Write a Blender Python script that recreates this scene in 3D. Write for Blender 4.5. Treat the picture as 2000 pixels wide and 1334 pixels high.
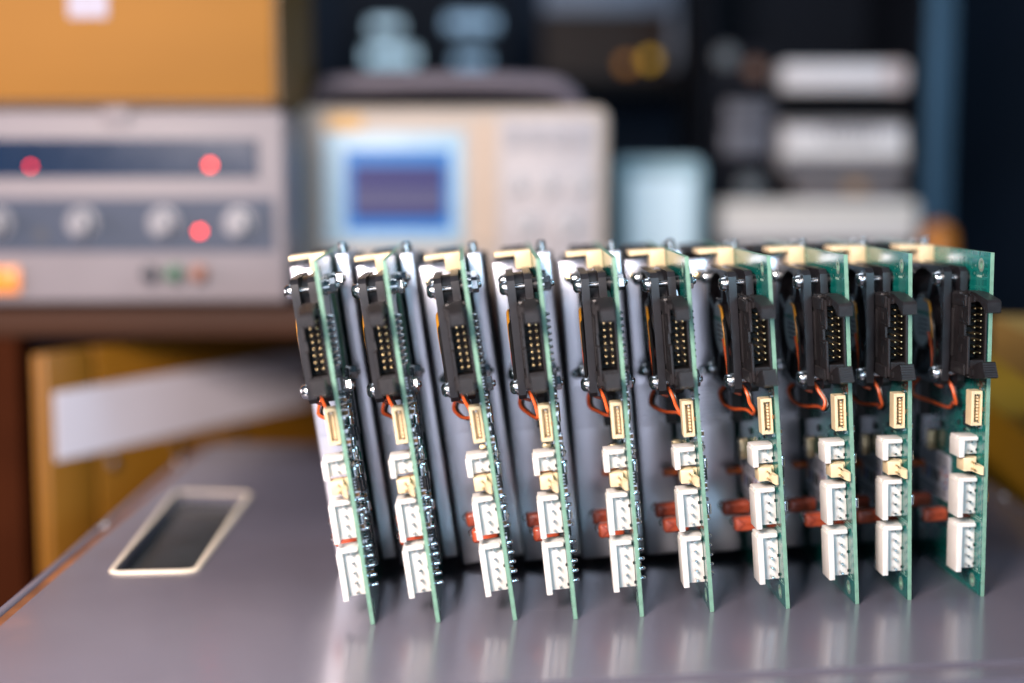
import bpy, bmesh, math, random
from mathutils import Matrix, Vector

# ------------------------------------------------------------------ scene, camera, light
for o in list(bpy.data.objects):
    bpy.data.objects.remove(o)
S = bpy.context.scene
COL = S.collection
MM = 0.001
R = math.radians
PITCH = math.atan(310.0 / 2800.0)
CAM_H = 170.0

cam = bpy.data.cameras.new('camera')
cam.sensor_width = 36.0
cam.lens = 50.4
cam.clip_start = 0.02
cam.clip_end = 20.0
cam.dof.use_dof = True
cam.dof.focus_distance = 0.577
cam.dof.aperture_fstop = 2.1
cam.dof.aperture_blades = 0
cam_o = bpy.data.objects.new('camera', cam)
COL.objects.link(cam_o)
cam_o.location = (0, 0, CAM_H * MM)
cam_o.rotation_euler = (math.pi / 2 - PITCH, 0, 0)
S.camera = cam_o

w = bpy.data.worlds.new('World')
S.world = w
w.use_nodes = True
bgn = w.node_tree.nodes['Background']
bgn.inputs[0].default_value = (0.34, 0.52, 0.78, 1)
bgn.inputs[1].default_value = 0.12


def area(name, loc, target, size, power, color):
    l = bpy.data.lights.new(name, 'AREA')
    l.shape = 'RECTANGLE'
    l.size, l.size_y = size
    l.energy = power
    l.color = color
    o = bpy.data.objects.new(name, l)
    COL.objects.link(o)
    o.location = loc
    d = Vector(target) - Vector(loc)
    o.rotation_euler = d.to_track_quat('-Z', 'Y').to_euler()
    return o


area('key_lamp', (-0.25, -0.02, 0.40), (0.00, 0.58, 0.05), (0.24, 0.22), 12.5, (1.0, 0.85, 0.78))
area('left_lamp', (-0.95, 0.42, 0.24), (-0.05, 0.62, 0.02), (0.5, 0.45), 6.0, (1.0, 0.82, 0.84))
area('overhead_fill', (0.0, 0.95, 1.25), (0.0, 1.1, 0.1), (0.9, 0.6), 3.6, (0.84, 0.90, 1.0))  # added overhead fill, brightens the things in the background
area('side_lamp', (1.0, 0.80, 0.62), (0.0, 0.60, 0.08), (0.3, 0.3), 3.0, (0.42, 0.72, 1.0))
area('front_lamp', (0.36, -0.45, 0.30), (-0.05, 0.60, 0.07), (0.22, 0.22), 3.8, (0.45, 0.78, 1.0))
area('fill_panel', (-0.10, -1.3, 0.02), (0.0, 0.6, 0.08), (1.2, 0.95), 6.5, (0.80, 0.84, 1.0))  # added fill panel behind the camera, brightens the heat sink fronts

S.view_settings.view_transform = 'Standard'
S.view_settings.look = 'None'
S.view_settings.exposure = 0.0
S.view_settings.gamma = 1.0
S.render.engine = 'CYCLES'
S.cycles.use_denoising = True
S.cycles.max_bounces = 8
S.cycles.caustics_reflective = False
S.cycles.caustics_refractive = False
S.cycles.sample_clamp_indirect = 6.0

# ------------------------------------------------------------------ materials
MATS = {}


def mat(name, col, rough=0.5, metal=0.0, spec=0.5, var=0.12, vscale=180.0, bump=0.0, bscale=900.0,
        coat=0.0, coat_rough=0.1, emit=None, estr=0.0, trans=0.0, rvar=0.08, stretch=None, sss=0.0):
    if name in MATS:
        return MATS[name]
    m = bpy.data.materials.new(name)
    m.use_nodes = True
    nt = m.node_tree
    b = nt.nodes['Principled BSDF']
    b.inputs['Roughness'].default_value = rough
    b.inputs['Metallic'].default_value = metal
    b.inputs['Specular IOR Level'].default_value = spec
    b.inputs['Coat Weight'].default_value = coat
    b.inputs['Coat Roughness'].default_value = coat_rough
    b.inputs['Transmission Weight'].default_value = trans
    if sss:
        b.inputs['Subsurface Weight'].default_value = sss
        b.inputs['Subsurface Radius'].default_value = (0.0012, 0.001, 0.0008)
        b.inputs['Subsurface Scale'].default_value = 1.0
    tc = nt.nodes.new('ShaderNodeTexCoord')
    src = tc.outputs['Object']
    if stretch:
        mp = nt.nodes.new('ShaderNodeMapping')
        mp.inputs['Scale'].default_value = stretch
        nt.links.new(src, mp.inputs[0])
        src = mp.outputs[0]
    nz = nt.nodes.new('ShaderNodeTexNoise')
    nz.inputs['Scale'].default_value = vscale
    nz.inputs['Detail'].default_value = 5
    nt.links.new(src, nz.inputs['Vector'])
    rp = nt.nodes.new('ShaderNodeValToRGB')
    lo = tuple(max(0, c * (1 - var)) for c in col)
    hi = tuple(min(1, c * (1 + var)) for c in col)
    rp.color_ramp.elements[0].position = 0.3
    rp.color_ramp.elements[1].position = 0.7
    rp.color_ramp.elements[0].color = (*lo, 1)
    rp.color_ramp.elements[1].color = (*hi, 1)
    nt.links.new(nz.outputs['Fac'], rp.inputs[0])
    nt.links.new(rp.outputs[0], b.inputs['Base Color'])
    mr = nt.nodes.new('ShaderNodeMapRange')
    mr.inputs['To Min'].default_value = max(0.02, rough - rvar)
    mr.inputs['To Max'].default_value = min(1, rough + rvar)
    nt.links.new(nz.outputs['Fac'], mr.inputs['Value'])
    nt.links.new(mr.outputs[0], b.inputs['Roughness'])
    if bump:
        n2 = nt.nodes.new('ShaderNodeTexNoise')
        n2.inputs['Scale'].default_value = bscale
        n2.inputs['Detail'].default_value = 3
        nt.links.new(src, n2.inputs['Vector'])
        bp = nt.nodes.new('ShaderNodeBump')
        bp.inputs['Strength'].default_value = bump
        bp.inputs['Distance'].default_value = 0.0005
        nt.links.new(n2.outputs['Fac'], bp.inputs['Height'])
        nt.links.new(bp.outputs[0], b.inputs['Normal'])
    if emit:
        b.inputs['Emission Color'].default_value = (*emit, 1)
        b.inputs['Emission Strength'].default_value = estr
    MATS[name] = m
    return m


MASK = mat('solder_mask', (0.003, 0.128, 0.112), 0.2, spec=0.6, var=0.18, vscale=120, coat=0.4, coat_rough=0.12, rvar=0.05)
nt_ = MASK.node_tree
b_ = nt_.nodes['Principled BSDF']
src_ = b_.inputs['Base Color'].links[0].from_socket
tc_ = nt_.nodes.new('ShaderNodeTexCoord')
acc = None
for scl in ((1, 30, 520), (1, 520, 26)):
    mp_ = nt_.nodes.new('ShaderNodeMapping')
    mp_.inputs['Scale'].default_value = scl
    nt_.links.new(tc_.outputs['Object'], mp_.inputs[0])
    n_ = nt_.nodes.new('ShaderNodeTexNoise')
    n_.inputs['Scale'].default_value = 1.0
    n_.inputs['Detail'].default_value = 0.0
    nt_.links.new(mp_.outputs[0], n_.inputs['Vector'])
    r_ = nt_.nodes.new('ShaderNodeMapRange')
    r_.inputs['From Min'].default_value = 0.58
    r_.inputs['From Max'].default_value = 0.60
    nt_.links.new(n_.outputs['Fac'], r_.inputs['Value'])
    if acc is None:
        acc = r_.outputs[0]
    else:
        mx_ = nt_.nodes.new('ShaderNodeMath')
        mx_.operation = 'MAXIMUM'
        nt_.links.new(acc, mx_.inputs[0])
        nt_.links.new(r_.outputs[0], mx_.inputs[1])
        acc = mx_.outputs[0]
mc_ = nt_.nodes.new('ShaderNodeMix')
mc_.data_type = 'RGBA'
nt_.links.new(acc, mc_.inputs[0])
nt_.links.new(src_, mc_.inputs[6])
mc_.inputs[7].default_value = (0.006, 0.168, 0.142, 1)
nt_.links.new(mc_.outputs[2], b_.inputs['Base Color'])
FR4 = mat('laminate_edge', (0.17, 0.325, 0.24), 0.5, var=0.2, vscale=260, sss=0.3)
BLACK = mat('black_plastic', (0.0115, 0.009, 0.010), 0.42, var=0.35, vscale=300, bump=0.12, bscale=2500)
FANB = mat('fan_plastic', (0.010, 0.009, 0.0115), 0.36, var=0.3, vscale=200, bump=0.06, bscale=2000)
WHITE = mat('white_nylon', (0.80, 0.76, 0.72), 0.45, var=0.04, vscale=200, sss=0.25)
CREAM = mat('cream_nylon', (0.80, 0.63, 0.39), 0.45, var=0.06, vscale=250, sss=0.2)
STEEL = mat('zinc_steel', (0.72, 0.74, 0.76), 0.2, metal=1.0, var=0.12, vscale=500)
TIN = mat('tinned_pin', (0.78, 0.77, 0.75), 0.22, metal=1.0, var=0.1, vscale=600)
GOLD = mat('gold_pin', (0.56, 0.42, 0.22), 0.36, metal=1.0, var=0.1, vscale=600)
SOLDER = mat('solder', (0.72, 0.78, 0.82), 0.16, metal=1.0, var=0.1, vscale=900)
SLOT_SHADE = mat('screw_slot_shade', (0.05, 0.05, 0.05), 0.5, metal=0.6)  # dark colour stands for the shade in an uncut cross recess
CAVITY_SHADE = mat('cavity_shade', (0.0035, 0.003, 0.0032), 0.6, spec=0.25)  # same plastic as the header, shade of its mouth put into the colour
ALU = mat('brushed_aluminium', (0.70, 0.70, 0.77), 0.30, metal=0.8, var=0.08, vscale=60, rvar=0.07, stretch=(1, 1, 0.08), bump=0.05, bscale=300)
WARM_GLINT = mat('warm_reflection_metal', (0.86, 0.70, 0.42), 0.25, metal=1.0)  # yellow tone stands for a warm reflection on a screw
REDF = mat('red_film', (0.62, 0.105, 0.045), 0.3, var=0.15, vscale=250, coat=0.5, coat_rough=0.1)
REDD = mat('dark_red_print', (0.22, 0.012, 0.008), 0.4)
PALE = mat('pale_print', (0.75, 0.45, 0.38), 0.5)
TANT = mat('orange_epoxy', (0.50, 0.11, 0.02), 0.4)
CANG = mat('gold_can', (0.62, 0.50, 0.30), 0.3, metal=0.9)
CHIP = mat('chip_epoxy', (0.012, 0.012, 0.014), 0.35)
CERAM = mat('brown_ceramic', (0.30, 0.14, 0.05), 0.4)
WRED = mat('red_wire', (0.72, 0.115, 0.028), 0.35, var=0.06)
WBLK = mat('black_wire', (0.012, 0.012, 0.013), 0.35)
WYEL = mat('amber_wire', (0.60, 0.26, 0.02), 0.35)
PAPER = mat('sticker_paper', (0.80, 0.80, 0.90), 0.5, var=0.05)
INK = mat('ink_grey', (0.12, 0.13, 0.18), 0.6)
INKB = mat('ink_blue', (0.04, 0.09, 0.38), 0.6)
INKR = mat('ink_red', (0.55, 0.05, 0.05), 0.6)
INKO = mat('ink_orange', (0.62, 0.20, 0.04), 0.6)
INKK = mat('ink_black', (0.015, 0.02, 0.025), 0.6)
SILK = mat('silkscreen', (0.42, 0.60, 0.52), 0.6)
PADM = mat('tinned_pad', (0.50, 0.66, 0.56), 0.3, metal=0.7)
HUBL = mat('hub_label', (0.46, 0.54, 0.57), 0.45, var=0.2, vscale=900, stretch=(1, 6, 0.5))
HUBG = mat('hub_band', (0.02, 0.22, 0.17), 0.4)

# ------------------------------------------------------------------ mesh builder (millimetres)


class MB:
    def __init__(self):
        self.v, self.f, self.m = [], [], []

    def raw(self, vs, fs, mi=0):
        b = len(self.v)
        self.v += [tuple(p) for p in vs]
        self.f += [tuple(b + i for i in f) for f in fs]
        self.m += [mi] * len(fs)
        return self

    def box(self, x0, x1, y0, y1, z0, z1, bev=0.0, seg=1, mi=0):
        x0, x1 = min(x0, x1), max(x0, x1)
        y0, y1 = min(y0, y1), max(y0, y1)
        z0, z1 = min(z0, z1), max(z0, z1)
        if bev <= 0:
            vs = [(x, y, z) for x in (x0, x1) for y in (y0, y1) for z in (z0, z1)]
            fs = [(0, 1, 3, 2), (4, 6, 7, 5), (0, 4, 5, 1), (2, 3, 7, 6), (0, 2, 6, 4), (1, 5, 7, 3)]
            return self.raw(vs, fs, mi)
        bm = bmesh.new()
        bmesh.ops.create_cube(bm, size=1.0)
        for v in bm.verts:
            v.co = ((x0 + x1) / 2 + v.co.x * (x1 - x0), (y0 + y1) / 2 + v.co.y * (y1 - y0), (z0 + z1) / 2 + v.co.z * (z1 - z0))
        bmesh.ops.bevel(bm, geom=bm.edges[:], offset=min(bev, 0.49 * min(x1 - x0, y1 - y0, z1 - z0)), segments=seg, affect='EDGES', profile=0.5)
        return self.take(bm, mi)

    def take(self, bm, mi=0):
        bm.verts.index_update()
        self.raw([v.co[:] for v in bm.verts], [[v.index for v in f.verts] for f in bm.faces], mi)
        bm.free()
        return self

    def rev(self, p0, axis, prof, seg=20, mi=0):
        """prof: list of (along, radius) revolved about axis from p0"""
        a = Vector(axis).normalized()
        u = a.orthogonal().normalized()
        t = a.cross(u)
        p0 = Vector(p0)
        vs, fs = [], []
        for (s, r) in prof:
            for k in range(seg):
                th = 2 * math.pi * k / seg
                vs.append(p0 + a * s + (u * math.cos(th) + t * math.sin(th)) * r)
        n = len(prof)
        for i in range(n - 1):
            for k in range(seg):
                k2 = (k + 1) % seg
                fs.append((i * seg + k, i * seg + k2, (i + 1) * seg + k2, (i + 1) * seg + k))
        fs.append(tuple(range(seg))[::-1])
        fs.append(tuple((n - 1) * seg + k for k in range(seg)))
        return self.raw(vs, fs, mi)

    def cyl(self, p0, p1, r, seg=16, mi=0, ch=0.0):
        d = Vector(p1) - Vector(p0)
        L = d.length
        if ch:
            pr = [(0, r - ch), (ch, r), (L - ch, r), (L, r - ch)]
        else:
            pr = [(0, r), (L, r)]
        return self.rev(p0, d, pr, seg, mi)

    def prism(self, poly, axis, a0, a1, mi=0):
        """poly of 2D points; axis 0: (y,z), 1: (x,z), 2: (x,y)"""
        def P(p, a):
            return [(a, p[0], p[1]), (p[0], a, p[1]), (p[0], p[1], a)][axis]
        n = len(poly)
        vs = [P(p, a0) for p in poly] + [P(p, a1) for p in poly]
        fs = [tuple(range(n))[::-1], tuple(range(n, 2 * n))]
        fs += [(i, (i + 1) % n, n + (i + 1) % n, n + i) for i in range(n)]
        return self.raw(vs, fs, mi)

    def tube(self, pts, r, seg=8, sub=6, mi=0):
        P = [Vector(p) for p in pts]
        path = []
        for i in range(len(P) - 1):
            p0 = P[max(i - 1, 0)]
            p1, p2 = P[i], P[i + 1]
            p3 = P[min(i + 2, len(P) - 1)]
            for k in range(sub):
                t = k / sub
                path.append(0.5 * ((2 * p1) + (p2 - p0) * t + (2 * p0 - 5 * p1 + 4 * p2 - p3) * t * t + (3 * p1 - p0 - 3 * p2 + p3) * t ** 3))
        path.append(P[-1])
        vs, fs = [], []
        u = None
        for i, p in enumerate(path):
            d = (path[min(i + 1, len(path) - 1)] - path[max(i - 1, 0)]).normalized()
            if u is None:
                u = d.orthogonal().normalized()
            u = (u - d * u.dot(d)).normalized()
            t = d.cross(u)
            for k in range(seg):
                th = 2 * math.pi * k / seg
                vs.append(p + (u * math.cos(th) + t * math.sin(th)) * r)
        for i in range(len(path) - 1):
            for k in range(seg):
                k2 = (k + 1) % seg
                fs.append((i * seg + k, i * seg + k2, (i + 1) * seg + k2, (i + 1) * seg + k))
        fs.append(tuple(range(seg))[::-1])
        fs.append(tuple((len(path) - 1) * seg + k for k in range(seg)))
        return self.raw(vs, fs, mi)

    def ringplate(self, cd, ch, half, rc, hole, n0, n1, mi=0, N=80):
        """square plate with rounded corners and a round hole, in the board's (d,h) plane between n0 and n1"""
        out, inn = [], []
        for k in range(N):
            th = 2 * math.pi * (k + 0.5) / N
            c, s = math.cos(th), math.sin(th)
            t = half / max(abs(c), abs(s))
            x, y = c * t, s * t
            lim = half - rc
            if abs(x) > lim and abs(y) > lim:       # ray to the corner arc
                qx, qy = math.copysign(lim, x), math.copysign(lim, y)
                b = -(c * qx + s * qy)
                dd = b * b - (qx * qx + qy * qy - rc * rc)
                t = -b + math.sqrt(max(dd, 0))
                x, y = c * t, s * t
            out.append((cd + x, ch + y))
            inn.append((cd + c * hole, ch + s * hole))
        vs, fs = [], []
        for nn in (n0, n1):
            vs += [P(d, h, nn) for d, h in out] + [P(d, h, nn) for d, h in inn]
        for k in range(N):
            j = (k + 1) % N
            fs += [(k, j, N + j, N + k), (2 * N + k, 3 * N + k, 3 * N + j, 2 * N + j),
                   (k, 2 * N + k, 2 * N + j, j), (N + k, N + j, 3 * N + j, 3 * N + k)]
        return self.raw(vs, fs, mi)

    def build(self, name, mats, parent=None, smooth=35, loc=None):
        me = bpy.data.meshes.new(name)
        me.from_pydata([(x * MM, y * MM, z * MM) for x, y, z in self.v], [], self.f)
        if not isinstance(mats, (list, tuple)):
            mats = [mats]
        for m in mats:
            me.materials.append(m)
        me.polygons.foreach_set('material_index', self.m)
        bm = bmesh.new()
        bm.from_mesh(me)
        bmesh.ops.recalc_face_normals(bm, faces=bm.faces[:])
        bm.to_mesh(me)
        bm.free()
        me.shade_smooth()
        me.set_sharp_from_angle(angle=R(smooth))
        me.update()
        return link(name, me, parent, loc)


def link(name, data, parent=None, loc=None):
    o = bpy.data.objects.new(name, data)
    COL.objects.link(o)
    if parent:
        o.parent = parent
    if loc:
        o.location = (loc[0] * MM, loc[1] * MM, loc[2] * MM)
    return o


def tag(o, label=None, cat=None, group=None, kind=None):
    if label:
        o['label'] = label
    if cat:
        o['category'] = cat
    if group:
        o['group'] = group
    if kind:
        o['kind'] = kind
    return o


def empty(name, x, y, z, rz=0.0):
    o = bpy.data.objects.new(name, None)
    COL.objects.link(o)
    o.location = (x * MM, y * MM, z * MM)
    o.rotation_euler = (0, 0, rz)
    o.empty_display_size = 0.01
    return o


def kids(o):
    return [c for c in ALL_KIDS.get(o.name, [])]


ALL_KIDS = {}


def index_kids():
    ALL_KIDS.clear()
    for o in COL.objects:
        if o.parent:
            ALL_KIDS.setdefault(o.parent.name, []).append(o)


def at(px, py, Y):
    """point of the place at distance Y whose direction was read off the photograph (2000 px wide)"""
    x = (px - 1000.0) / 2800.0
    y = -(py - 667.0) / 2800.0
    c, s = math.cos(PITCH), math.sin(PITCH)
    r = (x, c + y * s, -s + y * c)
    t = Y / r[1]
    return (r[0] * t, Y, CAM_H + r[2] * t)


def text_mesh(txt, size, M, name, m, parent):
    cu = bpy.data.curves.new(name, 'FONT')
    cu.body = txt
    cu.size = size * MM
    cu.extrude = 0.02 * MM
    cu.align_x = 'CENTER'
    cu.align_y = 'CENTER'
    t = bpy.data.objects.new('tmp', cu)
    COL.objects.link(t)
    bpy.context.view_layer.update()
    me = bpy.data.meshes.new_from_object(t)
    bpy.data.objects.remove(t)
    me.transform(M)
    me.materials.clear()
    me.materials.append(m)
    me.name = name
    return link(name, me, parent)


# ------------------------------------------------------------------ the cabinet the boards stand on
def ground_cabinet():
    lidm = mat('grey_lacquer', (0.130, 0.122, 0.158), 0.34, spec=0.6, var=0.10, vscale=9, bump=0.08, bscale=1500, coat=0.8, coat_rough=0.13, rvar=0.05)
    nt = lidm.node_tree
    b = nt.nodes['Principled BSDF']
    # fine bright fleck in the lacquer
    tc = nt.nodes.new('ShaderNodeTexCoord')
    vz = nt.nodes.new('ShaderNodeTexNoise')
    vz.inputs['Scale'].default_value = 1400
    vz.inputs['Detail'].default_value = 2
    nt.links.new(tc.outputs['Object'], vz.inputs['Vector'])
    mr = nt.nodes.new('ShaderNodeMapRange')
    mr.inputs['From Min'].default_value = 0.66
    mr.inputs['From Max'].default_value = 0.76
    mr.inputs['To Min'].default_value = 0.0
    mr.inputs['To Max'].default_value = 0.55
    nt.links.new(vz.outputs['Fac'], mr.inputs['Value'])
    nt.links.new(mr.outputs[0], b.inputs['Metallic'])
    sm = nt.nodes.new('ShaderNodeTexNoise')
    sm.inputs['Scale'].default_value = 22
    sm.inputs['Detail'].default_value = 8
    sm.inputs['Roughness'].default_value = 0.65
    nt.links.new(tc.outputs['Object'], sm.inputs['Vector'])
    m2 = nt.nodes.new('ShaderNodeMapRange')
    m2.inputs['From Min'].default_value = 0.35
    m2.inputs['From Max'].default_value = 0.7
    m2.inputs['To Min'].default_value = 0.13
    m2.inputs['To Max'].default_value = 0.25
    nt.links.new(sm.outputs['Fac'], m2.inputs['Value'])
    nt.links.new(m2.outputs[0], b.inputs['Coat Roughness'])
    # hairline scratches
    mp = nt.nodes.new('ShaderNodeMapping')
    mp.inputs['Scale'].default_value = (14, 420, 1)
    mp.inputs['Rotation'].default_value = (0, 0, 0.5)
    nt.links.new(tc.outputs['Object'], mp.inputs[0])
    sc_ = nt.nodes.new('ShaderNodeTexNoise')
    sc_.inputs['Scale'].default_value = 1.0
    sc_.inputs['Detail'].default_value = 1.0
    nt.links.new(mp.outputs[0], sc_.inputs['Vector'])
    m3 = nt.nodes.new('ShaderNodeMapRange')
    m3.inputs['From Min'].default_value = 0.72
    m3.inputs['From Max'].default_value = 0.80
    m3.inputs['To Max'].default_value = 0.14
    nt.links.new(sc_.outputs['Fac'], m3.inputs['Value'])
    mxc = nt.nodes.new('ShaderNodeMix')
    mxc.data_type = 'RGBA'
    src = b.inputs['Base Color'].links[0].from_socket
    nt.links.new(m3.outputs[0], mxc.inputs[0])
    nt.links.new(src, mxc.inputs[6])
    mxc.inputs[7].default_value = (0.36, 0.34, 0.36, 1)
    nt.links.new(mxc.outputs[2], b.inputs['Base Color'])
    rust = mat('worn_brown_edge', (0.24, 0.09, 0.03), 0.5, var=0.4, vscale=40)
    root = empty('instrument_cabinet', 30, 700, -130)
    tag(root, 'grey lacquered metal cabinet with a framed window in its lid, under the boards', 'cabinet')

    def rel(x, y, z):
        return (x - 30, y - 700, z + 130)
    XL, XR, YB = -208.0, 272.0, 925.0

    def yf(x):
        return 481.5 + 0.133 * (x - 52)
    # window opening in the lid
    W = [(-174.1, 613.6), (-140.9, 616.9), (-145.4, 772.2), (-183.7, 776.2)]
    PL = -197.5            # lid panel left edge
    panel = [(PL, yf(PL)), (XR - 9, yf(XR - 9)), (XR - 9, YB), (PL, YB)]
    bm = bmesh.new()
    loops = []
    for lp in (panel, W):
        vs = [bm.verts.new((p[0], p[1], 0)) for p in lp]
        loops.append([bm.edges.new((vs[i], vs[(i + 1) % len(vs)])) for i in range(len(vs))])
    bmesh.ops.triangle_fill(bm, use_beauty=True, edges=loops[0] + loops[1])
    ex = bmesh.ops.extrude_face_region(bm, geom=bm.faces[:])
    bmesh.ops.translate(bm, verts=[e for e in ex['geom'] if isinstance(e, bmesh.types.BMVert)], vec=(0, 0, -4.5))
    bmesh.ops.recalc_face_normals(bm, faces=bm.faces[:])
    for v in bm.verts:
        v.co = rel(*v.co)
    mb = MB()
    mb.take(bm)
    mb.build('lid_panel', [lidm], root)
    # rims around the panel, a groove in between
    mb = MB()
    mb.box(*[q for a, c in zip(rel(XL, yf(XL) - 14, -18), rel(PL - 6.0, YB + 6, -0.6)) for q in (a, c)], bev=1.6, seg=3)
    mb.build('left_rim', lidm, root)
    mb = MB()
    mb.box(*[q for a, c in zip(rel(XR - 6, yf(XR), -18), rel(XR + 3, YB + 6, -0.6)) for q in (a, c)], bev=1.6, seg=3)
    mb.build('right_rim', lidm, root)
    mb = MB()
    f0, f1 = (PL - 3.2, yf(PL) - 6.5), (XR - 6, yf(XR) - 6.5)
    poly = [rel(f0[0], f0[1], 0)[:2], rel(f1[0], f1[1], 0)[:2], rel(f1[0], f1[1] - 11, 0)[:2], rel(f0[0], f0[1] - 11, 0)[:2]]
    mb.prism(poly, 2, 112, 129.4)
    mb.build('front_rim', lidm, root)
    for (xa, ya, xb, yb) in ((PL - 6.4, yf(PL) - 5, PL + 0.4, YB + 4),):
        mb = MB()
        mb.box(*[q for a_, c_ in zip(rel(xa, ya, -8), rel(xb, yb, -1.9)) for q in (a_, c_)])
        mb.build('groove_seal', rust, root)
    mb = MB()
    mb.prism([rel(PL - 3, yf(PL) - 6.9, 0)[:2], rel(XR - 6.2, yf(XR - 6.2) - 6.9, 0)[:2], rel(XR - 6.2, yf(XR - 6.2) + 1, 0)[:2], rel(PL - 3, yf(PL) + 1, 0)[:2]], 2, 121, 125.4)
    mb.build('groove_seal', rust, root)
    mb = MB()
    mb.prism([rel(XL + 1, yf(XL) - 10, 0)[:2], rel(XR + 1, yf(XR) - 10, 0)[:2], rel(XR + 1, YB + 4, 0)[:2], rel(XL + 1, YB + 4, 0)[:2]], 2, 0, 117)
    mb.build('case_body', lidm, root)
    # window frame, pane
    fm = mat('window_gasket', (0.74, 0.64, 0.50), 0.4, var=0.08, vscale=60)
    cx = sum(p[0] for p in W) / 4
    cy = sum(p[1] for p in W) / 4

    def off(lp, k):
        return [(p[0] + math.copysign(k, p[0] - cx), p[1] + math.copysign(k, p[1] - cy)) for p in lp]

    def rnd(lp, r, n=5):
        out = []
        m = len(lp)
        for i in range(m):
            p, a, c = Vector(lp[i]), Vector(lp[i - 1]), Vector(lp[(i + 1) % m])
            ua, uc = (a - p).normalized(), (c - p).normalized()
            A, Cc = p + ua * r, p + uc * r
            for k in range(n + 1):
                t = k / n
                out.append(tuple((A * (1 - t) ** 2 + p * 2 * t * (1 - t) + Cc * t * t)))
        return out
    lo = [rnd(off(W, k), r) for k, r in ((3.3, 8), (2.6, 7.5), (-0.6, 4), (-1.2, 4), (-1.2, 4))]
    zz = [0.05, 1.2, 1.2, 0.6, -7.0]
    mb = MB()
    n = len(lo[0])
    vs = [rel(p[0], p[1], z) for l, z in zip(lo, zz) for p in l]
    fs = [(i * n + k, i * n + (k + 1) % n, (i + 1) * n + (k + 1) % n, (i + 1) * n + k) for i in range(len(lo) - 1) for k in range(n)]
    mb.raw(vs, fs)
    fr = mb.build('window_frame', fm, root)
    gl = mat('smoked_glass', (0.030, 0.036, 0.040), 0.2, spec=0.3, var=0.3, vscale=30)
    mb = MB()
    mb.prism([rel(p[0], p[1], 0)[:2] for p in off(W, -1.25)], 2, 123.9, 124.9)
    mb.build('window_pane', gl, fr)
    # lid screws along the rims
    for (x, y) in ((-204.2, 705), (-204.2, 868), (267.5 + 2, 770), (267.5 + 2, 610)):
        mb = MB()
        mb.rev((0, 0, 0), (0, 0, 1), [(0, 2.6), (0.7, 2.5), (1.4, 1.6), (1.6, 0.4)], 14)
        mb.build('lid_screw', STEEL, root, loc=rel(x, y, -0.6))


ground_cabinet()

# ------------------------------------------------------------------ the circuit boards
CD, CH = 43.5, 110.5      # fan centre (distance behind the front edge, height)
TH = 1.6


def P(d, h, n):
    return (-TH - n, d, h)


def cbox(mb, d0, d1, h0, h1, n0, n1, bev=0.0, seg=1, mi=0):
    return mb.box(-TH - n1, -TH - n0, d0, d1, h0, h1, bev, seg, mi)


def arc(c, r, n):
    return [(c[0] + r * math.cos(2 * math.pi * k / n), c[1] + r * math.sin(2 * math.pi * k / n)) for k in range(n)]


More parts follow.
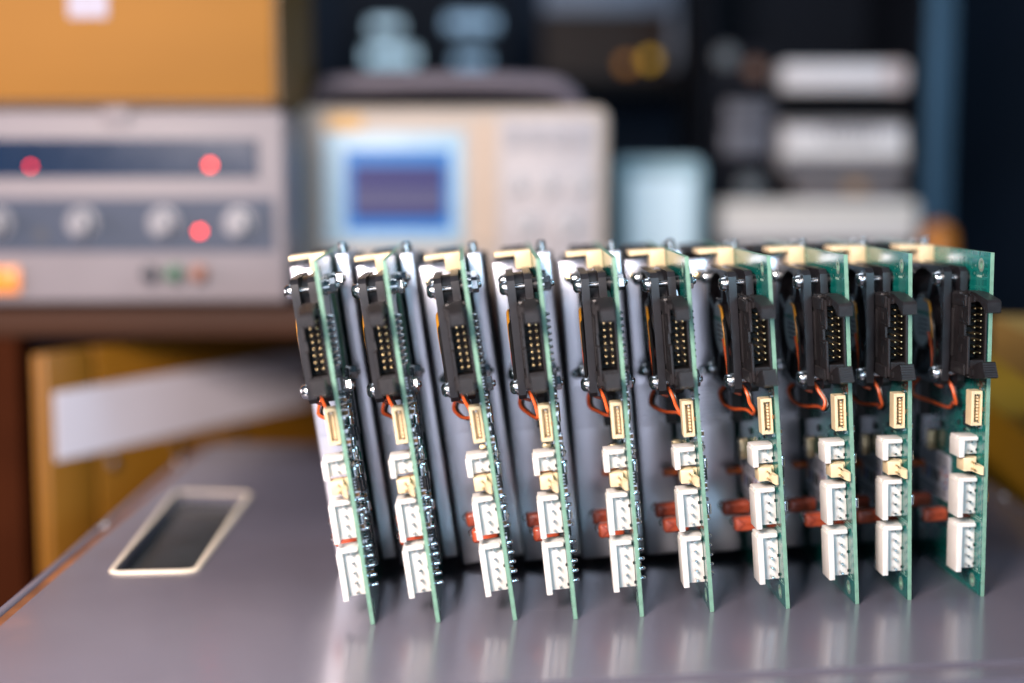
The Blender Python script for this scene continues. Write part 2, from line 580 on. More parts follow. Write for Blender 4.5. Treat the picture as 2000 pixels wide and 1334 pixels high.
def make_pcb(root):
    bm = bmesh.new()
    loops = [[(0, 0), (142, 0), (142, 142), (0, 142)], arc((CD, CH), 21.0, 48), arc((9, 4.6), 1.6, 16), arc((9, 136.6), 1.6, 16)]
    es = []
    for lp in loops:
        vs = [bm.verts.new((0, p[0], p[1])) for p in lp]
        es += [bm.edges.new((vs[i], vs[(i + 1) % len(vs)])) for i in range(len(vs))]
    bmesh.ops.triangle_fill(bm, use_beauty=True, edges=es)
    ex = bmesh.ops.extrude_face_region(bm, geom=bm.faces[:])
    bmesh.ops.translate(bm, verts=[e for e in ex['geom'] if isinstance(e, bmesh.types.BMVert)], vec=(-TH, 0, 0))
    bmesh.ops.recalc_face_normals(bm, faces=bm.faces[:])
    bm.verts.index_update()
    mb = MB()
    for f in bm.faces:
        pass
    vs = [v.co[:] for v in bm.verts]
    b = len(mb.v)
    for v in vs:
        mb.v.append(v)
    for f in bm.faces:
        mb.f.append(tuple(v.index for v in f.verts))
        mb.m.append(0 if abs(f.normal.x) > 0.5 else 1)
    bm.free()
    pcb = mb.build('circuit_panel', [MASK, FR4], root, smooth=20)
    # pads round the mounting holes
    for h in (4.6, 136.6):
        mb = MB()
        N = 20
        for x, sg in ((-TH - 0.04, 1), (0.04, 1)):
            o_, i_ = arc((9, h), 2.9, N), arc((9, h), 1.62, N)
            vs = [(x, p[0], p[1]) for p in o_] + [(x, p[0], p[1]) for p in i_]
            mb.raw(vs, [(k, (k + 1) % N, N + (k + 1) % N, N + k) for k in range(N)])
        mb.build('hole_pad', PADM, pcb)
    rv = random.Random(8)
    mb = MB()
    for q in range(90):
        d, h = rv.uniform(2, 74), rv.uniform(6, 140)
        if (d - CD) ** 2 + (h - CH) ** 2 < 24 ** 2:
            continue
        o_ = arc((d, h), rv.uniform(0.35, 0.6), 10)
        mb.raw([(-TH - 0.035, p[0], p[1]) for p in o_], [tuple(range(10))])
    tag(mb.build('vias', PADM, pcb), kind='stuff')
    # silkscreen strokes
    mb = MB()
    rnd = random.Random(5)
    for (d, h, L) in ((8, 131.5, 5.0), (3, 70.5, 2.2), (2.0, 88, 2.2), (16, 66.5, 4), (3.2, 10, 2)):
        x = d
        while x < d + L:
            wd = rnd.uniform(0.25, 0.55)
            mb.raw([(-TH - 0.03, x, h), (-TH - 0.03, x + wd, h), (-TH - 0.03, x + wd, h + 0.9), (-TH - 0.03, x, h + 0.9)], [(0, 1, 2, 3)])
            x += wd + 0.25
    # outlines round the connectors
    for (d0, d1, h0, h1) in ((1.4, 16, 9.3, 31.6), (1.4, 16, 32.3, 51)):
        for (a, b_, c, e) in ((d0, d1, h0, h0 + .2), (d0, d1, h1 - .2, h1), (d0, d0 + .2, h0, h1)):
            mb.raw([(-TH - 0.03, a, c), (-TH - 0.03, b_, c), (-TH - 0.03, b_, e), (-TH - 0.03, a, e)], [(0, 1, 2, 3)])
    tag(mb.build('silkscreen', SILK, pcb), kind='stuff')
    return pcb


def make_fan(root):
    mb = MB()
    mb.ringplate(CD, CH, 25, 3.4, 23.3, 1.8, 4.9)
    mb.ringplate(CD, CH, 25, 3.4, 23.3, 8.7, 11.8)
    N = 64
    vs = []
    for n_ in (4.9, 8.7):
        for r in (23.3, 24.5):
            vs += [P(CD + r * math.cos(2 * math.pi * k / N), CH + r * math.sin(2 * math.pi * k / N), n_) for k in range(N)]
    fs = []
    for k in range(N):
        j = (k + 1) % N
        fs += [(k, j, 2 * N + j, 2 * N + k), (N + k, 3 * N + k, 3 * N + j, N + j)]
    mb.raw(vs, fs)
    # corner bosses round the screw shanks, on the two plates only
    fan = mb.build('fan', FANB, root)
    # spokes and motor cup on the outer face
    mb = MB()
    for a in (30, 118, 205, 295):
        c, s = math.cos(R(a)), math.sin(R(a))
        px, py = -s, c
        pts = [(CD + c * 9 + px * 1.3, CH + s * 9 + py * 1.3), (CD + c * 24 + px * 1.3, CH + s * 24 + py * 1.3),
               (CD + c * 24 - px * 1.3, CH + s * 24 - py * 1.3), (CD + c * 9 - px * 1.3, CH + s * 9 - py * 1.3)]
        mb.prism(pts, 0, -TH - 9.6, -TH - 11.5)
    mb.build('spokes', FANB, fan)
    mb = MB()
    mb.rev(P(CD, CH, 9.0), (-1, 0, 0), [(0, 12.4), (2.2, 12.4), (2.8, 11.6)], 40)
    mb.build('motor_base', FANB, fan)
    mb = MB()
    mb.rev(P(CD, CH, 11.80), (-1, 0, 0), [(0, 10.6), (0.14, 10.6)], 40)
    lab = mb.build('hub_sticker', HUBL, fan)
    mb = MB()
    mb.raw([P(CD - 10.0, CH + 2.6, 11.98), P(CD + 10.0, CH + 2.6, 11.98), P(CD + 9.6, CH + 4.6, 11.98), P(CD - 9.6, CH + 4.6, 11.98)], [(0, 1, 2, 3)])
    for k, (q, ww) in enumerate(((0.4, 7), (-1.6, 8.2), (-3.6, 7.5), (-5.6, 6))):
        mb.raw([P(CD - ww, CH + q, 11.98), P(CD + ww * 0.6, CH + q, 11.98), P(CD + ww * 0.6, CH + q + 0.8, 11.98), P(CD - ww, CH + q + 0.8, 11.98)], [(0, 1, 2, 3)], 1)
    tag(mb.build('sticker_band', [HUBG, INK], fan), kind='stuff')
    # rotor
    mb = MB()
    mb.rev(P(CD, CH, 2.2), (-1, 0, 0), [(0, 11.0), (0.8, 12.2), (6.2, 12.2)], 36)
    for k in range(7):
        a0 = 2 * math.pi * k / 7
        vs, fs = [], []
        M_ = 5
        for i in range(M_):
            t = i / (M_ - 1)
            r = 11.8 + t * 10.8
            tw = a0 + 0.18 * t
            for sgn in (-1, 1):
                th = tw + sgn * (0.42 - 0.04 * t)
                nn = 5.4 - sgn * (2.4 - 0.7 * t)
                vs.append(P(CD + r * math.cos(th), CH + r * math.sin(th), nn))
                vs.append(P(CD + r * math.cos(th), CH + r * math.sin(th), nn + 0.7))
        for i in range(M_ - 1):
            b = i * 4
            fs += [(b, b + 2, b + 6, b + 4), (b + 1, b + 5, b + 7, b + 3), (b, b + 4, b + 5, b + 1), (b + 2, b + 3, b + 7, b + 6)]
        fs += [(0, 1, 3, 2), ((M_ - 1) * 4, (M_ - 1) * 4 + 2, (M_ - 1) * 4 + 3, (M_ - 1) * 4 + 1)]
        mb.raw(vs, fs)
    mb.build('rotor', FANB, fan)
    # lead of the motor lying over a spoke
    mb = MB()
    mb.tube([P(CD - 4, CH + 9.5, 12.3), P(CD - 10.5, CH + 8.5, 12.7), P(CD - 14.2, CH + 2, 12.8), P(CD - 16.0, CH - 6, 12.6)], 0.62)
    mb.build('motor_lead', WYEL, fan)
    mb = MB()
    mb.tube([P(CD - 9.5, CH - 4, 12.3), P(CD - 13.5, CH - 8, 12.6), P(CD - 15.3, CH - 15, 12.3), P(CD - 15.5, CH - 21, 12.2), P(CD - 14, CH - 25.5, 10), P(CD - 14, CH - 27, 7)], 0.66)
    mb.build('motor_lead', WRED, fan)
    mb = MB()
    mb.tube([P(CD - 11.5, CH + 6, 12.4), P(CD - 16.2, CH + 1, 12.5), P(CD - 17.8, CH - 10, 12.4), P(CD - 17.2, CH - 19, 12.2), P(CD - 16.0, CH - 25.5, 9.6)], 0.66)
    mb.build('motor_lead', WBLK, fan)
    return fan


def make_screw(root, d, h):
    loc = (0, d, h)
    d = h = 0.0
    mb = MB()
    p = P(d, h, 11.85)
    mb.rev(p, (-1, 0, 0), [(0, 3.5), (0.5, 3.5), (0.55, 2.95), (1.9, 2.85), (2.7, 2.3), (3.1, 1.2), (3.15, 0.2)], 24)
    for a in (22, 112):
        c, s = math.cos(R(a)), math.sin(R(a))
        L, wd = 1.65, 0.36
        q = [(d + c * L - s * wd, h + s * L + c * wd), (d - c * L - s * wd, h - s * L + c * wd), (d - c * L + s * wd, h - s * L - c * wd), (d + c * L + s * wd, h + s * L - c * wd)]
        mb.prism(q, 0, -TH - 11.85 - 2.0, -TH - 11.85 - 3.17 - (0.02 if a > 90 else 0), 1)
    # threaded shank (ridged) right through
    prof = []
    x = 0.0
    while x < 18.4:
        prof += [(x, 1.28), (x + 0.25, 1.5)]
        x += 0.5
    prof += [(18.4, 1.3), (18.9, 0.9)]
    mb.rev(P(d, h, 12.0), (1, 0, 0), prof, 12)
    sc = mb.build('fan_screw', [STEEL, SLOT_SHADE], root, loc=loc)
    mb = MB()
    # spacer washers between fan and board
    mb.rev(P(d, h, 0.03), (-1, 0, 0), [(0, 3.0), (1.74, 3.0)], 18)
    mb.build('spacer', FANB, sc)
    mb = MB()
    # washers on the soldered side
    mb.rev((0.03, d, h), (1, 0, 0), [(0, 3.5), (0.5, 3.5)], 22)
    mb.rev((0.6, d, h), (1, 0, 0), [(0, 3.0), (0.8, 3.0)], 22)
    mb.build('washer', STEEL, sc)
    mb = MB()
    mb.rev((1.45, d, h), (1, 0, 0), [(0, 2.9), (0.25, 3.15), (2.3, 3.15), (2.6, 2.8)], 6)
    mb.build('hex_nut', STEEL, sc, smooth=20)
    return sc


def share(src, name, parent, loc):
    o = src.copy()
    COL.objects.link(o)
    o.parent = parent
    o.location = tuple(c * MM for c in loc)
    return o


def make_header(root):
    """16 way boxed pin header with ejector latches, mouth towards the front"""
    mb = MB()
    n0, n1 = 0.1, 8.3
    cbox(mb, 10.5, 18.2, 91.2, 125.6, n0, n1, 0.5, 2)             # back block
    cbox(mb, 0.2, 11, 92.5, 124.5, n1 - 1.1, n1 + 0.05, 0.3)        # left wall in two halves, key slot between
    mb2 = MB()
    cbox(mb2, 10.5, 18.2, 91.2, 125.6, n0, n1, 0.5, 2)
    cbox(mb2, 0.2, 10.7, 112.6, 124.4, n1 - 1.15, n1, 0.25)
    cbox(mb2, 0.2, 10.7, 92.6, 108.2, n1 - 1.15, n1, 0.25)
    cbox(mb2, 4.6, 10.7, 108.0, 112.8, n1 - 1.1, n1 - 0.05, 0.1)
    cbox(mb2, 0.2, 10.7, 92.6, 124.4, n0, n0 + 1.0, 0.25)            # right wall
    for (a, b) in ((122.2, 124.2), (92.8, 98.4)):
        cbox(mb2, 1.0, 10.7, a, b, n0 + 0.9, n1 - 1.0, 0.2)        # end blocks
    # shoulders and relief on the left side
    cbox(mb2, 2.0, 16.5, 120.2, 125.0, n1 - 0.4, n1 + 0.7, 0.25)
    cbox(mb2, 2.0, 16.5, 92.0, 96.6, n1 - 0.4, n1 + 0.7, 0.25)
    cbox(mb2, 15.5, 17.6, 98.5, 118.5, n1 - 0.3, n1 + 0.5, 0.2)
    cbox(mb2, 3.0, 9.6, 113.2, 113.7, n1 - 0.3, n1 + 0.35, 0.05)
    cbox(mb2, 3.0, 9.6, 107.0, 107.5, n1 - 0.3, n1 + 0.35, 0.05)
    cbox(mb2, 6.4, 9.0, 115.2, 118.2, n1 - 0.3, n1 + 0.25, 0.1)
    cbox(mb2, 6.4, 9.0, 101.2, 104.4, n1 - 0.3, n1 + 0.25, 0.1)
    cbox(mb2, 9.9, 10.52, 98.3, 121.7, n0 + 0.95, n1 - 1.1, 0, 1, 1)  # dark liner sheets, shade inside the mouth put in as colour
    cbox(mb2, 1.6, 10.5, 98.3, 121.7, n0 + 0.98, n0 + 1.06, 0, 1, 1)
    cbox(mb2, 1.6, 10.5, 98.38, 98.46, n0 + 1.1, n1 - 1.2, 0, 1, 1)
    cbox(mb2, 1.6, 10.5, 121.5, 121.58, n0 + 1.1, n1 - 1.2, 0, 1, 1)
    hd = mb2.build('pin_header', [BLACK, CAVITY_SHADE], root)
    mb = MB()
    cbox(mb, 1.2, 10.2, -0.33, 0.33, -0.33, 0.33, 0.16, 2)
    p0 = mb.build('pin', GOLD, hd, loc=(-2.5, 0, 101.2))
    k = 0
    for r in range(2):
        for i in range(8):
            if r == 0 and i == 0:
                continue
            share(p0, 'pin', hd, (-2.45 - 2.54 * r, 0, 101.2 + 2.6 * i))
    for s in (1, -1):
        prof = [(11, 122.2), (11, 125.2), (8, 126.3), (4.5, 126.3), (3.8, 125.4), (2.6, 125.5), (1.8, 126.4), (-2.5, 126.2), (-14.8, 124.2), (-15.8, 123.2), (-15.6, 119.2), (-13.6, 118.8), (-10.5, 121.0), (-7.5, 122.6), (-2.5, 123.2), (-1.5, 123.4)]
        if s < 0:
            # ribbed thumb face on the lower latch
            prof = [(11, 122.2), (11, 125.2), (8, 126.3), (1.8, 126.4), (-3.0, 126.0), (-13.5, 124.6), (-15.2, 124.0)]
            for q in range(6):
                a = q / 6.0
                prof += [(-15.2 + 3.2 * a + 0.35, 124.0 - 5.6 * a - 0.1), (-15.2 + 3.2 * (a + 0.12), 124.0 - 5.6 * (a + 0.12))]
            prof += [(-11.0, 118.2), (-6.0, 119.6), (-2.5, 121.0), (-1.5, 122.0)]
        pr = [(d, h if s > 0 else 216.8 - h) for d, h in prof]
        if s < 0:
            pr = [(d, h + 0.6) for d, h in pr]
        mb = MB()
        mb.prism(pr, 0, -TH - 1.5, -TH - 6.9)
        # side ears
        for (a, b) in ((0.9, 1.5), (6.9, 7.5)):
            ed = [(9, 122.6), (9, 125.0), (0.5, 125.6), (-3.5, 124.6), (-3.5, 122.4), (0, 122)]
            mb.prism([(d, h if s > 0 else 217.4 - h) for d, h in ed], 0, -TH - a, -TH - b)
        mb.build('latch', BLACK, hd)
    return hd


def make_vh(root, h0, npin, name='white_connector'):
    h1 = h0 + 3.96 * (npin - 1) + 3.9
    mb = MB()
    cbox(mb, 7.6, 15.0, h0, h1, 0.05, 8.8, 0.35, 2)               # back plate
    # top lip, rounded at its outer corner
    cbox(mb, 4.6, 11.6, h1 - 2.0, h1 - 0.05, 0.6, 8.6, 0.7, 3)
    cn = mb.build(name, WHITE, root)
    mb = MB()
    cbox(mb, 3.4, 14.4, h0 - 0.7, h1 - 1.2, 6.9, 9.3, 0.35, 2)     # latch wall
    mb.build('latch_wall', WHITE, cn)
    mb = MB()
    for k in range(npin):
        pass
    mb.box(-0.46, 0.46, 0.8, 8.4, -0.46, 0.46, 0.2)
    p0 = mb.build('pin', TIN, cn, loc=(-TH - 3.6, 3.4, h0 + 1.7))
    for k in range(1, npin):
        share(p0, 'pin', cn, (-TH - 3.6, 3.4, h0 + 1.7 + 3.96 * k))
    # small black notches in the foot
    mb = MB()
    for k in range(npin):
        if k % 2 == 0:
            cbox(mb, 7.5, 8.1, h0 + 1.2 + 3.96 * k, h0 + 2.4 + 3.96 * k, 0.15, 0.7)
    mb.build('foot_notch', CHIP, cn)
    return cn


def make_kk(root):
    h0, h1 = 51.9, 57.4
    mb = MB()
    cbox(mb, 3.2, 11.0, h0, h1, 2.0, 7.3, 0.3, 2)
    cbox(mb, 7.5, 11.2, h0 + 0.3, h1 - 0.3, 0.05, 2.2, 0.2)
    cn = mb.build('cream_pin_connector', CREAM, root)
    mb = MB()
    mb.prism([(9, 1.7), (9, 3.2), (3.2, 3.4), (-1.2, 1.9), (-1.9, 1.2), (-1.6, 0.6), (0.2, 0.5), (4, 1.6)], 0, 0, 3.4)
    for i, v in enumerate(mb.v):
        x, d, n_ = v
        mb.v[i] = P(d, h0 + 0.6 + x + (d - 9) * 0.12, n_)
    mb.build('lock_tongue', CREAM, cn)
    mb = MB()
    cbox(mb, -0.6, 8, -0.3, 0.3, -0.3, 0.3, 0.1)
    p0 = mb.build('pin', GOLD, cn, loc=(-3.9, 0, h0 + 1.2))
    share(p0, 'pin', cn, (-3.9, 0, h0 + 4.0))
    return cn


def make_jst(root):
    h0, h1 = 71.0, 85.4
    mb = MB()
    n0, n1 = 0.4, 5.0
    cbox(mb, 6.6, 8.8, h0, h1, n0, n1, 0.2)
    cbox(mb, 2.6, 7.0, h0, h1, n1 - 1.2, n1 - 0.01, 0.15)
    cbox(mb, 2.6, 7.0, h0, h1, n0 + 0.01, n0 + 0.8, 0.15)
    cbox(mb, 2.65, 7.0, h1 - 1.5, h1 - 0.02, n0 + 0.3, n1 - 0.3, 0.15)
    cbox(mb, 2.65, 7.0, h0 + 0.02, h0 + 1.5, n0 + 0.3, n1 - 0.3, 0.15)
    cn = mb.build('cream_socket', CREAM, root)
    mb = MB()
    for k in range(8):
        z = h0 + 2.6 + k * (h1 - h0 - 5.2) / 7
        cbox(mb, 3.6, 7.0, z - 0.42, z + 0.42, 1.7, 2.5, 0.1)
    mb.build('contact_comb', CREAM, cn)
    mb = MB()
    for z in (h0 + 1.7, h1 - 1.9):
        cbox(mb, 2.0, 7.0, z - 0.22, z + 0.22, 2.2, 2.6)
    mb.build('contact', TIN, cn)
    mb = MB()
    for z in (h0 - 1.0, h1 + 0.2):
        cbox(mb, 4.0, 6.5, z, z + 0.8, 0.05, 0.5, 0.1)
    mb.build('solder_tab', SOLDER, cn)
    return cn


def make_small(root):
    # transistor with leads
    mb = MB()
    cbox(mb, 11.5, 16.5, 69.2, 75.4, 0.5, 3.0, 0.25)
    tr = mb.build('transistor', CHIP, root)
    for k in range(3):
        mb = MB()
        cbox(mb, 8.0, 11.8, 69.8 + 2.0 * k, 70.9 + 2.0 * k, 0.6, 1.0, 0.1)
        cbox(mb, 7.6, 9.4, 69.7 + 2.0 * k, 71.0 + 2.0 * k, 0.05, 0.7, 0.2)
        mb.build('lead', SOLDER, tr)
    # gold can
    mb = MB()
    cbox(mb, 53.0, 57.5, 51.5, 60.5, 0.3, 4.0, 0.5, 2)
    mb.build('gold_can', CANG, root)
    # orange capacitor by the heat sink
    mb = MB()
    cbox(mb, 66.5, 71.0, 42.6, 45.6, 0.6, 7.4, 0.8, 3)
    mb.build('orange_capacitor', TANT, root)
    # red film capacitors
    for (d, h, n1) in ((33.5, 24.2, 12.2), (50.0, 26.6, 13.6)):
        mb = MB()
        cbox(mb, d, d + 6.0, h, h + 6.0, 1.2, n1, 1.5, 4)
        rc = mb.build('red_capacitor', REDF, root)
        mb = MB()
        cbox(mb, d + 2.2, d + 3.8, h + 2.4, h + 3.8, n1 - 0.1, n1 + 0.25, 0.1)
        mb.tube([P(d + 3, h + 3.1, n1), P(d + 3, h + 3.1, n1 + 0.9), P(d + 4.4, h + 4.6, n1 + 1.0), P(d + 6.4, h + 5.6, n1 - 1)], 0.3, 6, 4)
        mb.build('lead', TIN, rc)
        mb = MB()
        f_ = d - 0.03
        for (a, b) in (((n1 - 1.8, h + 0.9), (n1 - 4.4, h + 3.1)), ((n1 - 4.4, h + 3.1), (n1 - 1.8, h + 5.3)), ((n1 - 6.6, h + 3.0), (n1 - 8.6, h + 3.0))):
            q = [P(f_, a[1], a[0]), P(f_, b[1], b[0]), P(f_, b[1] + 0.45, b[0]), P(f_, a[1] + 0.45, a[0])]
            mb.raw(q, [(0, 1, 2, 3)])
        mb.build('printed_mark', REDD, rc)
        M = Matrix(((1, 0, 0, (-TH - (n1 + 1.2) / 2) * MM), (0, 1, 0, (d + 2.9) * MM), (0, 0, 1, (h + 6.24) * MM), (0, 0, 0, 1)))
        text_mesh('100n 25n', 2.5, M, 'printed_value', PALE, rc)
    # sticker
    mb = MB()
    o_ = [(37.5, 31), (75.5, 31), (75.5, 51.5), (37.5, 51.5)]
    pts = []
    r = 2.0
    for i, (cx_, cy_) in enumerate([(37.5 + r, 31 + r), (75.5 - r, 31 + r), (75.5 - r, 51.5 - r), (37.5 + r, 51.5 - r)]):
        for k in range(5):
            th = math.pi + math.pi / 2 * (i + k / 4)
            pts.append((cx_ + r * math.cos(th), cy_ + r * math.sin(th)))
    mb.prism(pts, 0, -TH - 0.05, -TH - 0.55)
    st = mb.build('sticker', PAPER, root)
    mb = MB()
    nn = 0.58
    rnd = random.Random(3)

    def quad(d0, d1, h0, h1, mi):
        mb.raw([P(d0, h0, nn), P(d1, h0, nn), P(d1, h1, nn), P(d0, h1, nn)], [(0, 1, 2, 3)], mi)
    for hh in (49.5, 48.0, 46.6, 45.2, 34.6, 33.2, 32.2):
        x = 41
        while x < 73:
            wd = rnd.uniform(0.6, 2.4)
            quad(x, x + wd, hh, hh + 0.65, 0)
            x += wd + 0.5
    for x, mi in ((66.5, 3), (60.5, 1), (54.5, 4), (49.5, 4)):
        quad(x, x + 3.6, 37.5, 42.6, mi)
    # round stamp: blue ring, red patches
    for k in range(22):
        a, b = 2 * math.pi * k / 24, 2 * math.pi * (k + 0.75) / 24
        for r0, r1 in ((4.3, 5.2), (2.4, 3.0)):
            mi = 2 if k in (0, 1, 2, 9, 10) else 1
            mb.raw([P(43 + r0 * math.cos(a), 41 + r0 * math.sin(a), nn), P(43 + r1 * math.cos(a), 41 + r1 * math.sin(a), nn),
                    P(43 + r1 * math.cos(b), 41 + r1 * math.sin(b), nn), P(43 + r0 * math.cos(b), 41 + r0 * math.sin(b), nn)], [(0, 1, 2, 3)], mi)
    quad(40.4, 42.6, 41.5, 42.6, 2)
    quad(40.6, 42.0, 38.6, 39.8, 2)
    tag(mb.build('sticker_print', [INK, INKB, INKR, INKO, INKK], st), kind='stuff')
    # black block connector deep behind the fan wires
    mb = MB()
    cbox(mb, 62, 68, 66, 84, 0.1, 5.0, 0.3)
    mb.build('relay', CHIP, root)
    # few chip parts on the component side
    mb = MB()
    for (d, h, a, b, mi) in ((5.0, 69.3, 1.2, 0.7, 0), (20, 66, 2.0, 1.2, 1), (24, 60, 2.0, 1.2, 1), (27, 67.5, 1.2, 2.0, 1), (32, 63, 2, 1.2, 0),
                             (22, 71.5, 1.6, 1.0, 0), (30, 56, 1.2, 2, 1), (46, 63, 3.4, 2.6, 1), (20, 22, 2, 1.2, 1), (26, 15, 2, 1.2, 0), (2.6, 77, 0.8, 1.6, 2)):
        cbox(mb, d, d + a, h, h + b, 0.03, 0.7, 0.1, 1, mi)
    tag(mb.build('chip_parts', [SOLDER, CHIP, CERAM], root), kind='stuff')


def make_sink(root):
    mb = MB()
    cbox(mb, 77, 79.6, 4.2, 138.0, 0.6, 14.0, 0.9, 3)
    cbox(mb, 79, 138, 4.4, 137.2, 12.4, 13.95, 0.3)
    for k in range(4):
        cbox(mb, 79.2, 137, 6, 133, 2.0 + 2.5 * k, 3.0 + 2.5 * k)
    sk = mb.build('heat_sink', ALU, root)
    for (n_, h) in ((10.4, 130.5), (10.4, 88.0)):
        mb = MB()
        mb.rev(P(77.0, h, n_), (0, -1, 0), [(0, 2.3), (1.2, 2.2), (1.8, 1.4), (2.0, 0.3)], 18)
        mb.build('heat_sink_screw', WARM_GLINT if h > 100 else STEEL, sk)  # upper head coloured to imitate a warm reflection
    mb = MB()
    for k in range(11):
        z = 63.5 + 1.75 * k
        cbox(mb, 76.4, 77.2, z, z + 0.8, 5.0, 12.6, 0.2)
    tag(mb.build('front_ridges', ALU, sk), kind='stuff')  # thin horizontal ridges across the sink front
    # cover on the soldered side
    mb = MB()
    mb.box(0.9, 7.2, 77, 79.4, 4.6, 140.5, 0.9, 3)
    mb.box(5.8, 7.15, 79, 137, 4.8, 139.5, 0.3)
    cv = mb.build('side_cover', ALU, root)
    mb = MB()
    mb.rev((4.0, 90, 138), (0, 0, 1), [(0, 2.0), (6.2, 2.0), (7.0, 1.4)], 14)
    mb.rev((4.0, 104, 138), (0, 0, 1), [(0, 2.0), (4.6, 2.0), (5.2, 1.4)], 14)
    mb.build('stud', STEEL, cv)
    # cream connector on the top edge
    mb = MB()
    cbox(mb, 62.0, 75.5, 134.8, 142.4, 0.1, 7.0, 0.4, 2)
    cbox(mb, 62.5, 76.0, 140.4, 142.6, 6.6, 15.5, 0.3, 2)
    mb.build('cream_edge_connector', CREAM, root)
    mb = MB()
    cbox(mb, 138.6, 140.2, 5, 137.5, -TH - 10.5, 15.5)
    mb.build('seam_backing', BLACK, root)  # added dark sheet that makes the seams between the sinks dark
    mb = MB()
    cbox(mb, 112, 138, 138.5, 141.6, 0.8, 12, 0.6)
    mb.build('rear_connector', BLACK, root)


SMD = {}


def solder_side(root, rich):
    # through-hole joints
    mb = MB()

    def joint(d, h, L=2.2, r=0.55):
        mb.rev((0.02, d, h), (1, 0, 0), [(0, 1.15), (0.35, 1.0), (0.9, r + 0.12), (L - 0.3, r), (L, r * 0.8), (L + 0.2, r * 0.35)], 10)
    for i in range(8):
        for d in (12.5, 15.04):
            joint(d, 101.2 + 2.6 * i, 1.8, 0.55)
    for h0, n_ in ((10.3, 5), (33.2, 4), (58.4, 2)):
        for k in range(n_):
            joint(13.0, h0 + 1.7 + 3.96 * k, 2.7, 0.8)
    for z in (53.2, 56):
        joint(9.4, z, 1.6, 0.4)
    for z in (26, 30):
        joint(40, z, 1.4, 0.4)
    rv = random.Random(77)
    for q in range(70 if rich else 0):
        joint(rv.uniform(4, 46), rv.uniform(36, 87), rv.uniform(0.5, 1.7), rv.uniform(0.25, 0.5))
    tag(mb.build('solder_joints', SOLDER, root), kind='stuff')
    if not rich:
        return
    rnd = random.Random(11)
    protos = SMD

    def proto(kind):
        mb = MB()
        if kind == 'chip_resistor':
            mb.box(0, 0.75, 0.5, 2.4, 0, 1.5, 0.08, 1, 0)
            mb.box(0, 0.8, 0, 0.55, -0.03, 1.53, 0.08, 1, 1)
            mb.box(0, 0.8, 2.35, 2.9, -0.03, 1.53, 0.08, 1, 1)
            return mb.build(kind, [CHIP, SOLDER], root)
        if kind == 'chip_capacitor':
            mb.box(0, 1.5, 0, 1.6, 0.6, 2.2, 0.1, 1, 0)
            mb.box(0, 1.55, -0.03, 1.63, 0, 0.62, 0.1, 1, 1)
            mb.box(0, 1.55, -0.03, 1.63, 2.18, 2.8, 0.1, 1, 1)
            return mb.build(kind, [CERAM, SOLDER], root)
        if kind == 'driver_chip':
            mb.box(0.25, 1.9, 1.2, 5.2, 0, 5.2, 0.15, 1, 0)
            for k in range(4):
                for (a, b) in ((0, 1.3), (5.1, 6.4)):
                    mb.box(0.05, 0.9, a, b, 0.5 + 1.27 * k, 0.95 + 1.27 * k, 0.08, 1, 1)
            return mb.build(kind, [CHIP, SOLDER], root)
        if kind == 'logic_chip':
            mb.box(0.25, 1.7, 1.2, 7.2, 0, 21, 0.15, 1, 0)
            for k in range(17):
                for (a, b) in ((0, 1.3), (7.1, 8.4)):
                    mb.box(0.05, 0.8, a, b, 0.6 + 1.2 * k, 1.1 + 1.2 * k, 0.08, 1, 1)
            return mb.build(kind, [CHIP, SOLDER], root)
        if kind == 'diode':
            mb.rev((1.2, 0.8, 0), (0, 0, 1), [(0, 1.0), (0.6, 1.1), (0.61, 1.05), (3.4, 1.05), (3.41, 1.1), (4.0, 1.0)], 14)
            return mb.build(kind, [SOLDER], root)

    spots = [('logic_chip', 48, 66)]
    y = 90.5
    while y > 33:
        for d0 in (5.0, 12.5, 19.5, 27, 35, 42):
            k = rnd.choice(['chip_resistor', 'chip_resistor', 'chip_capacitor', 'driver_chip', 'diode', 'chip_capacitor', None])
            if d0 < 16 and (33 < y < 51 or 57 < y < 68) and k == 'driver_chip':
                k = 'chip_resistor'
            if k:
                spots.append((k, d0 + rnd.uniform(-1.5, 1.5), y + rnd.uniform(-1.0, 1.0)))
        y -= 4.4 if y < 80 else 5.5
    spots += [('driver_chip', 24, 27), ('chip_capacitor', 15.6, 14.8), ('driver_chip', 30, 17), ('chip_resistor', 22, 24), ('chip_resistor', 14, 28.8), ('logic_chip', 40, 12)]
    for k, d, h in spots:
        if (d - 23.5) ** 2 + (h - 90.5) ** 2 < 30:
            continue
        if k in protos:
            share(protos[k], k, root, (0.02, d, h))
        else:
            protos[k] = proto(k)
            protos[k].location = (0.02 * MM, d * MM, h * MM)


def wires(root, rnd):
    j = lambda a: rnd.uniform(-a, a)
    base = [(24, 88, 7.5), (21.4, 84.6, 6.2), (19.8 + j(1.2), 81 + j(1.0), 5.0 + j(.8)), (20.8 + j(1.4), 78.0 + j(1.3), 4.4 + j(1)), (25 + j(1), 76.3 + j(1.2), 4.4 + j(1)), (33 + j(2), 75.4 + j(1.4), 4.8 + j(1.2)),
            (42, 75.6, 8.0 + j(1)), (50, 77.5 + j(.5), 11.5 + j(1)), (55, 81, 11.2), (53, 84, 9)]
    mb = MB()
    mb.tube([P(*p) for p in base], 0.72, 10, 8)
    mb.build('fan_lead', WRED, root)
    b2 = [(p[0] + 0.9, p[1] - 0.6 + (0.25 if i % 2 else -0.2), p[2] - 1.35) for i, p in enumerate(base)]
    mb = MB()
    mb.tube([P(*p) for p in b2], 0.72, 10, 8)
    mb.build('fan_lead', WBLK, root)


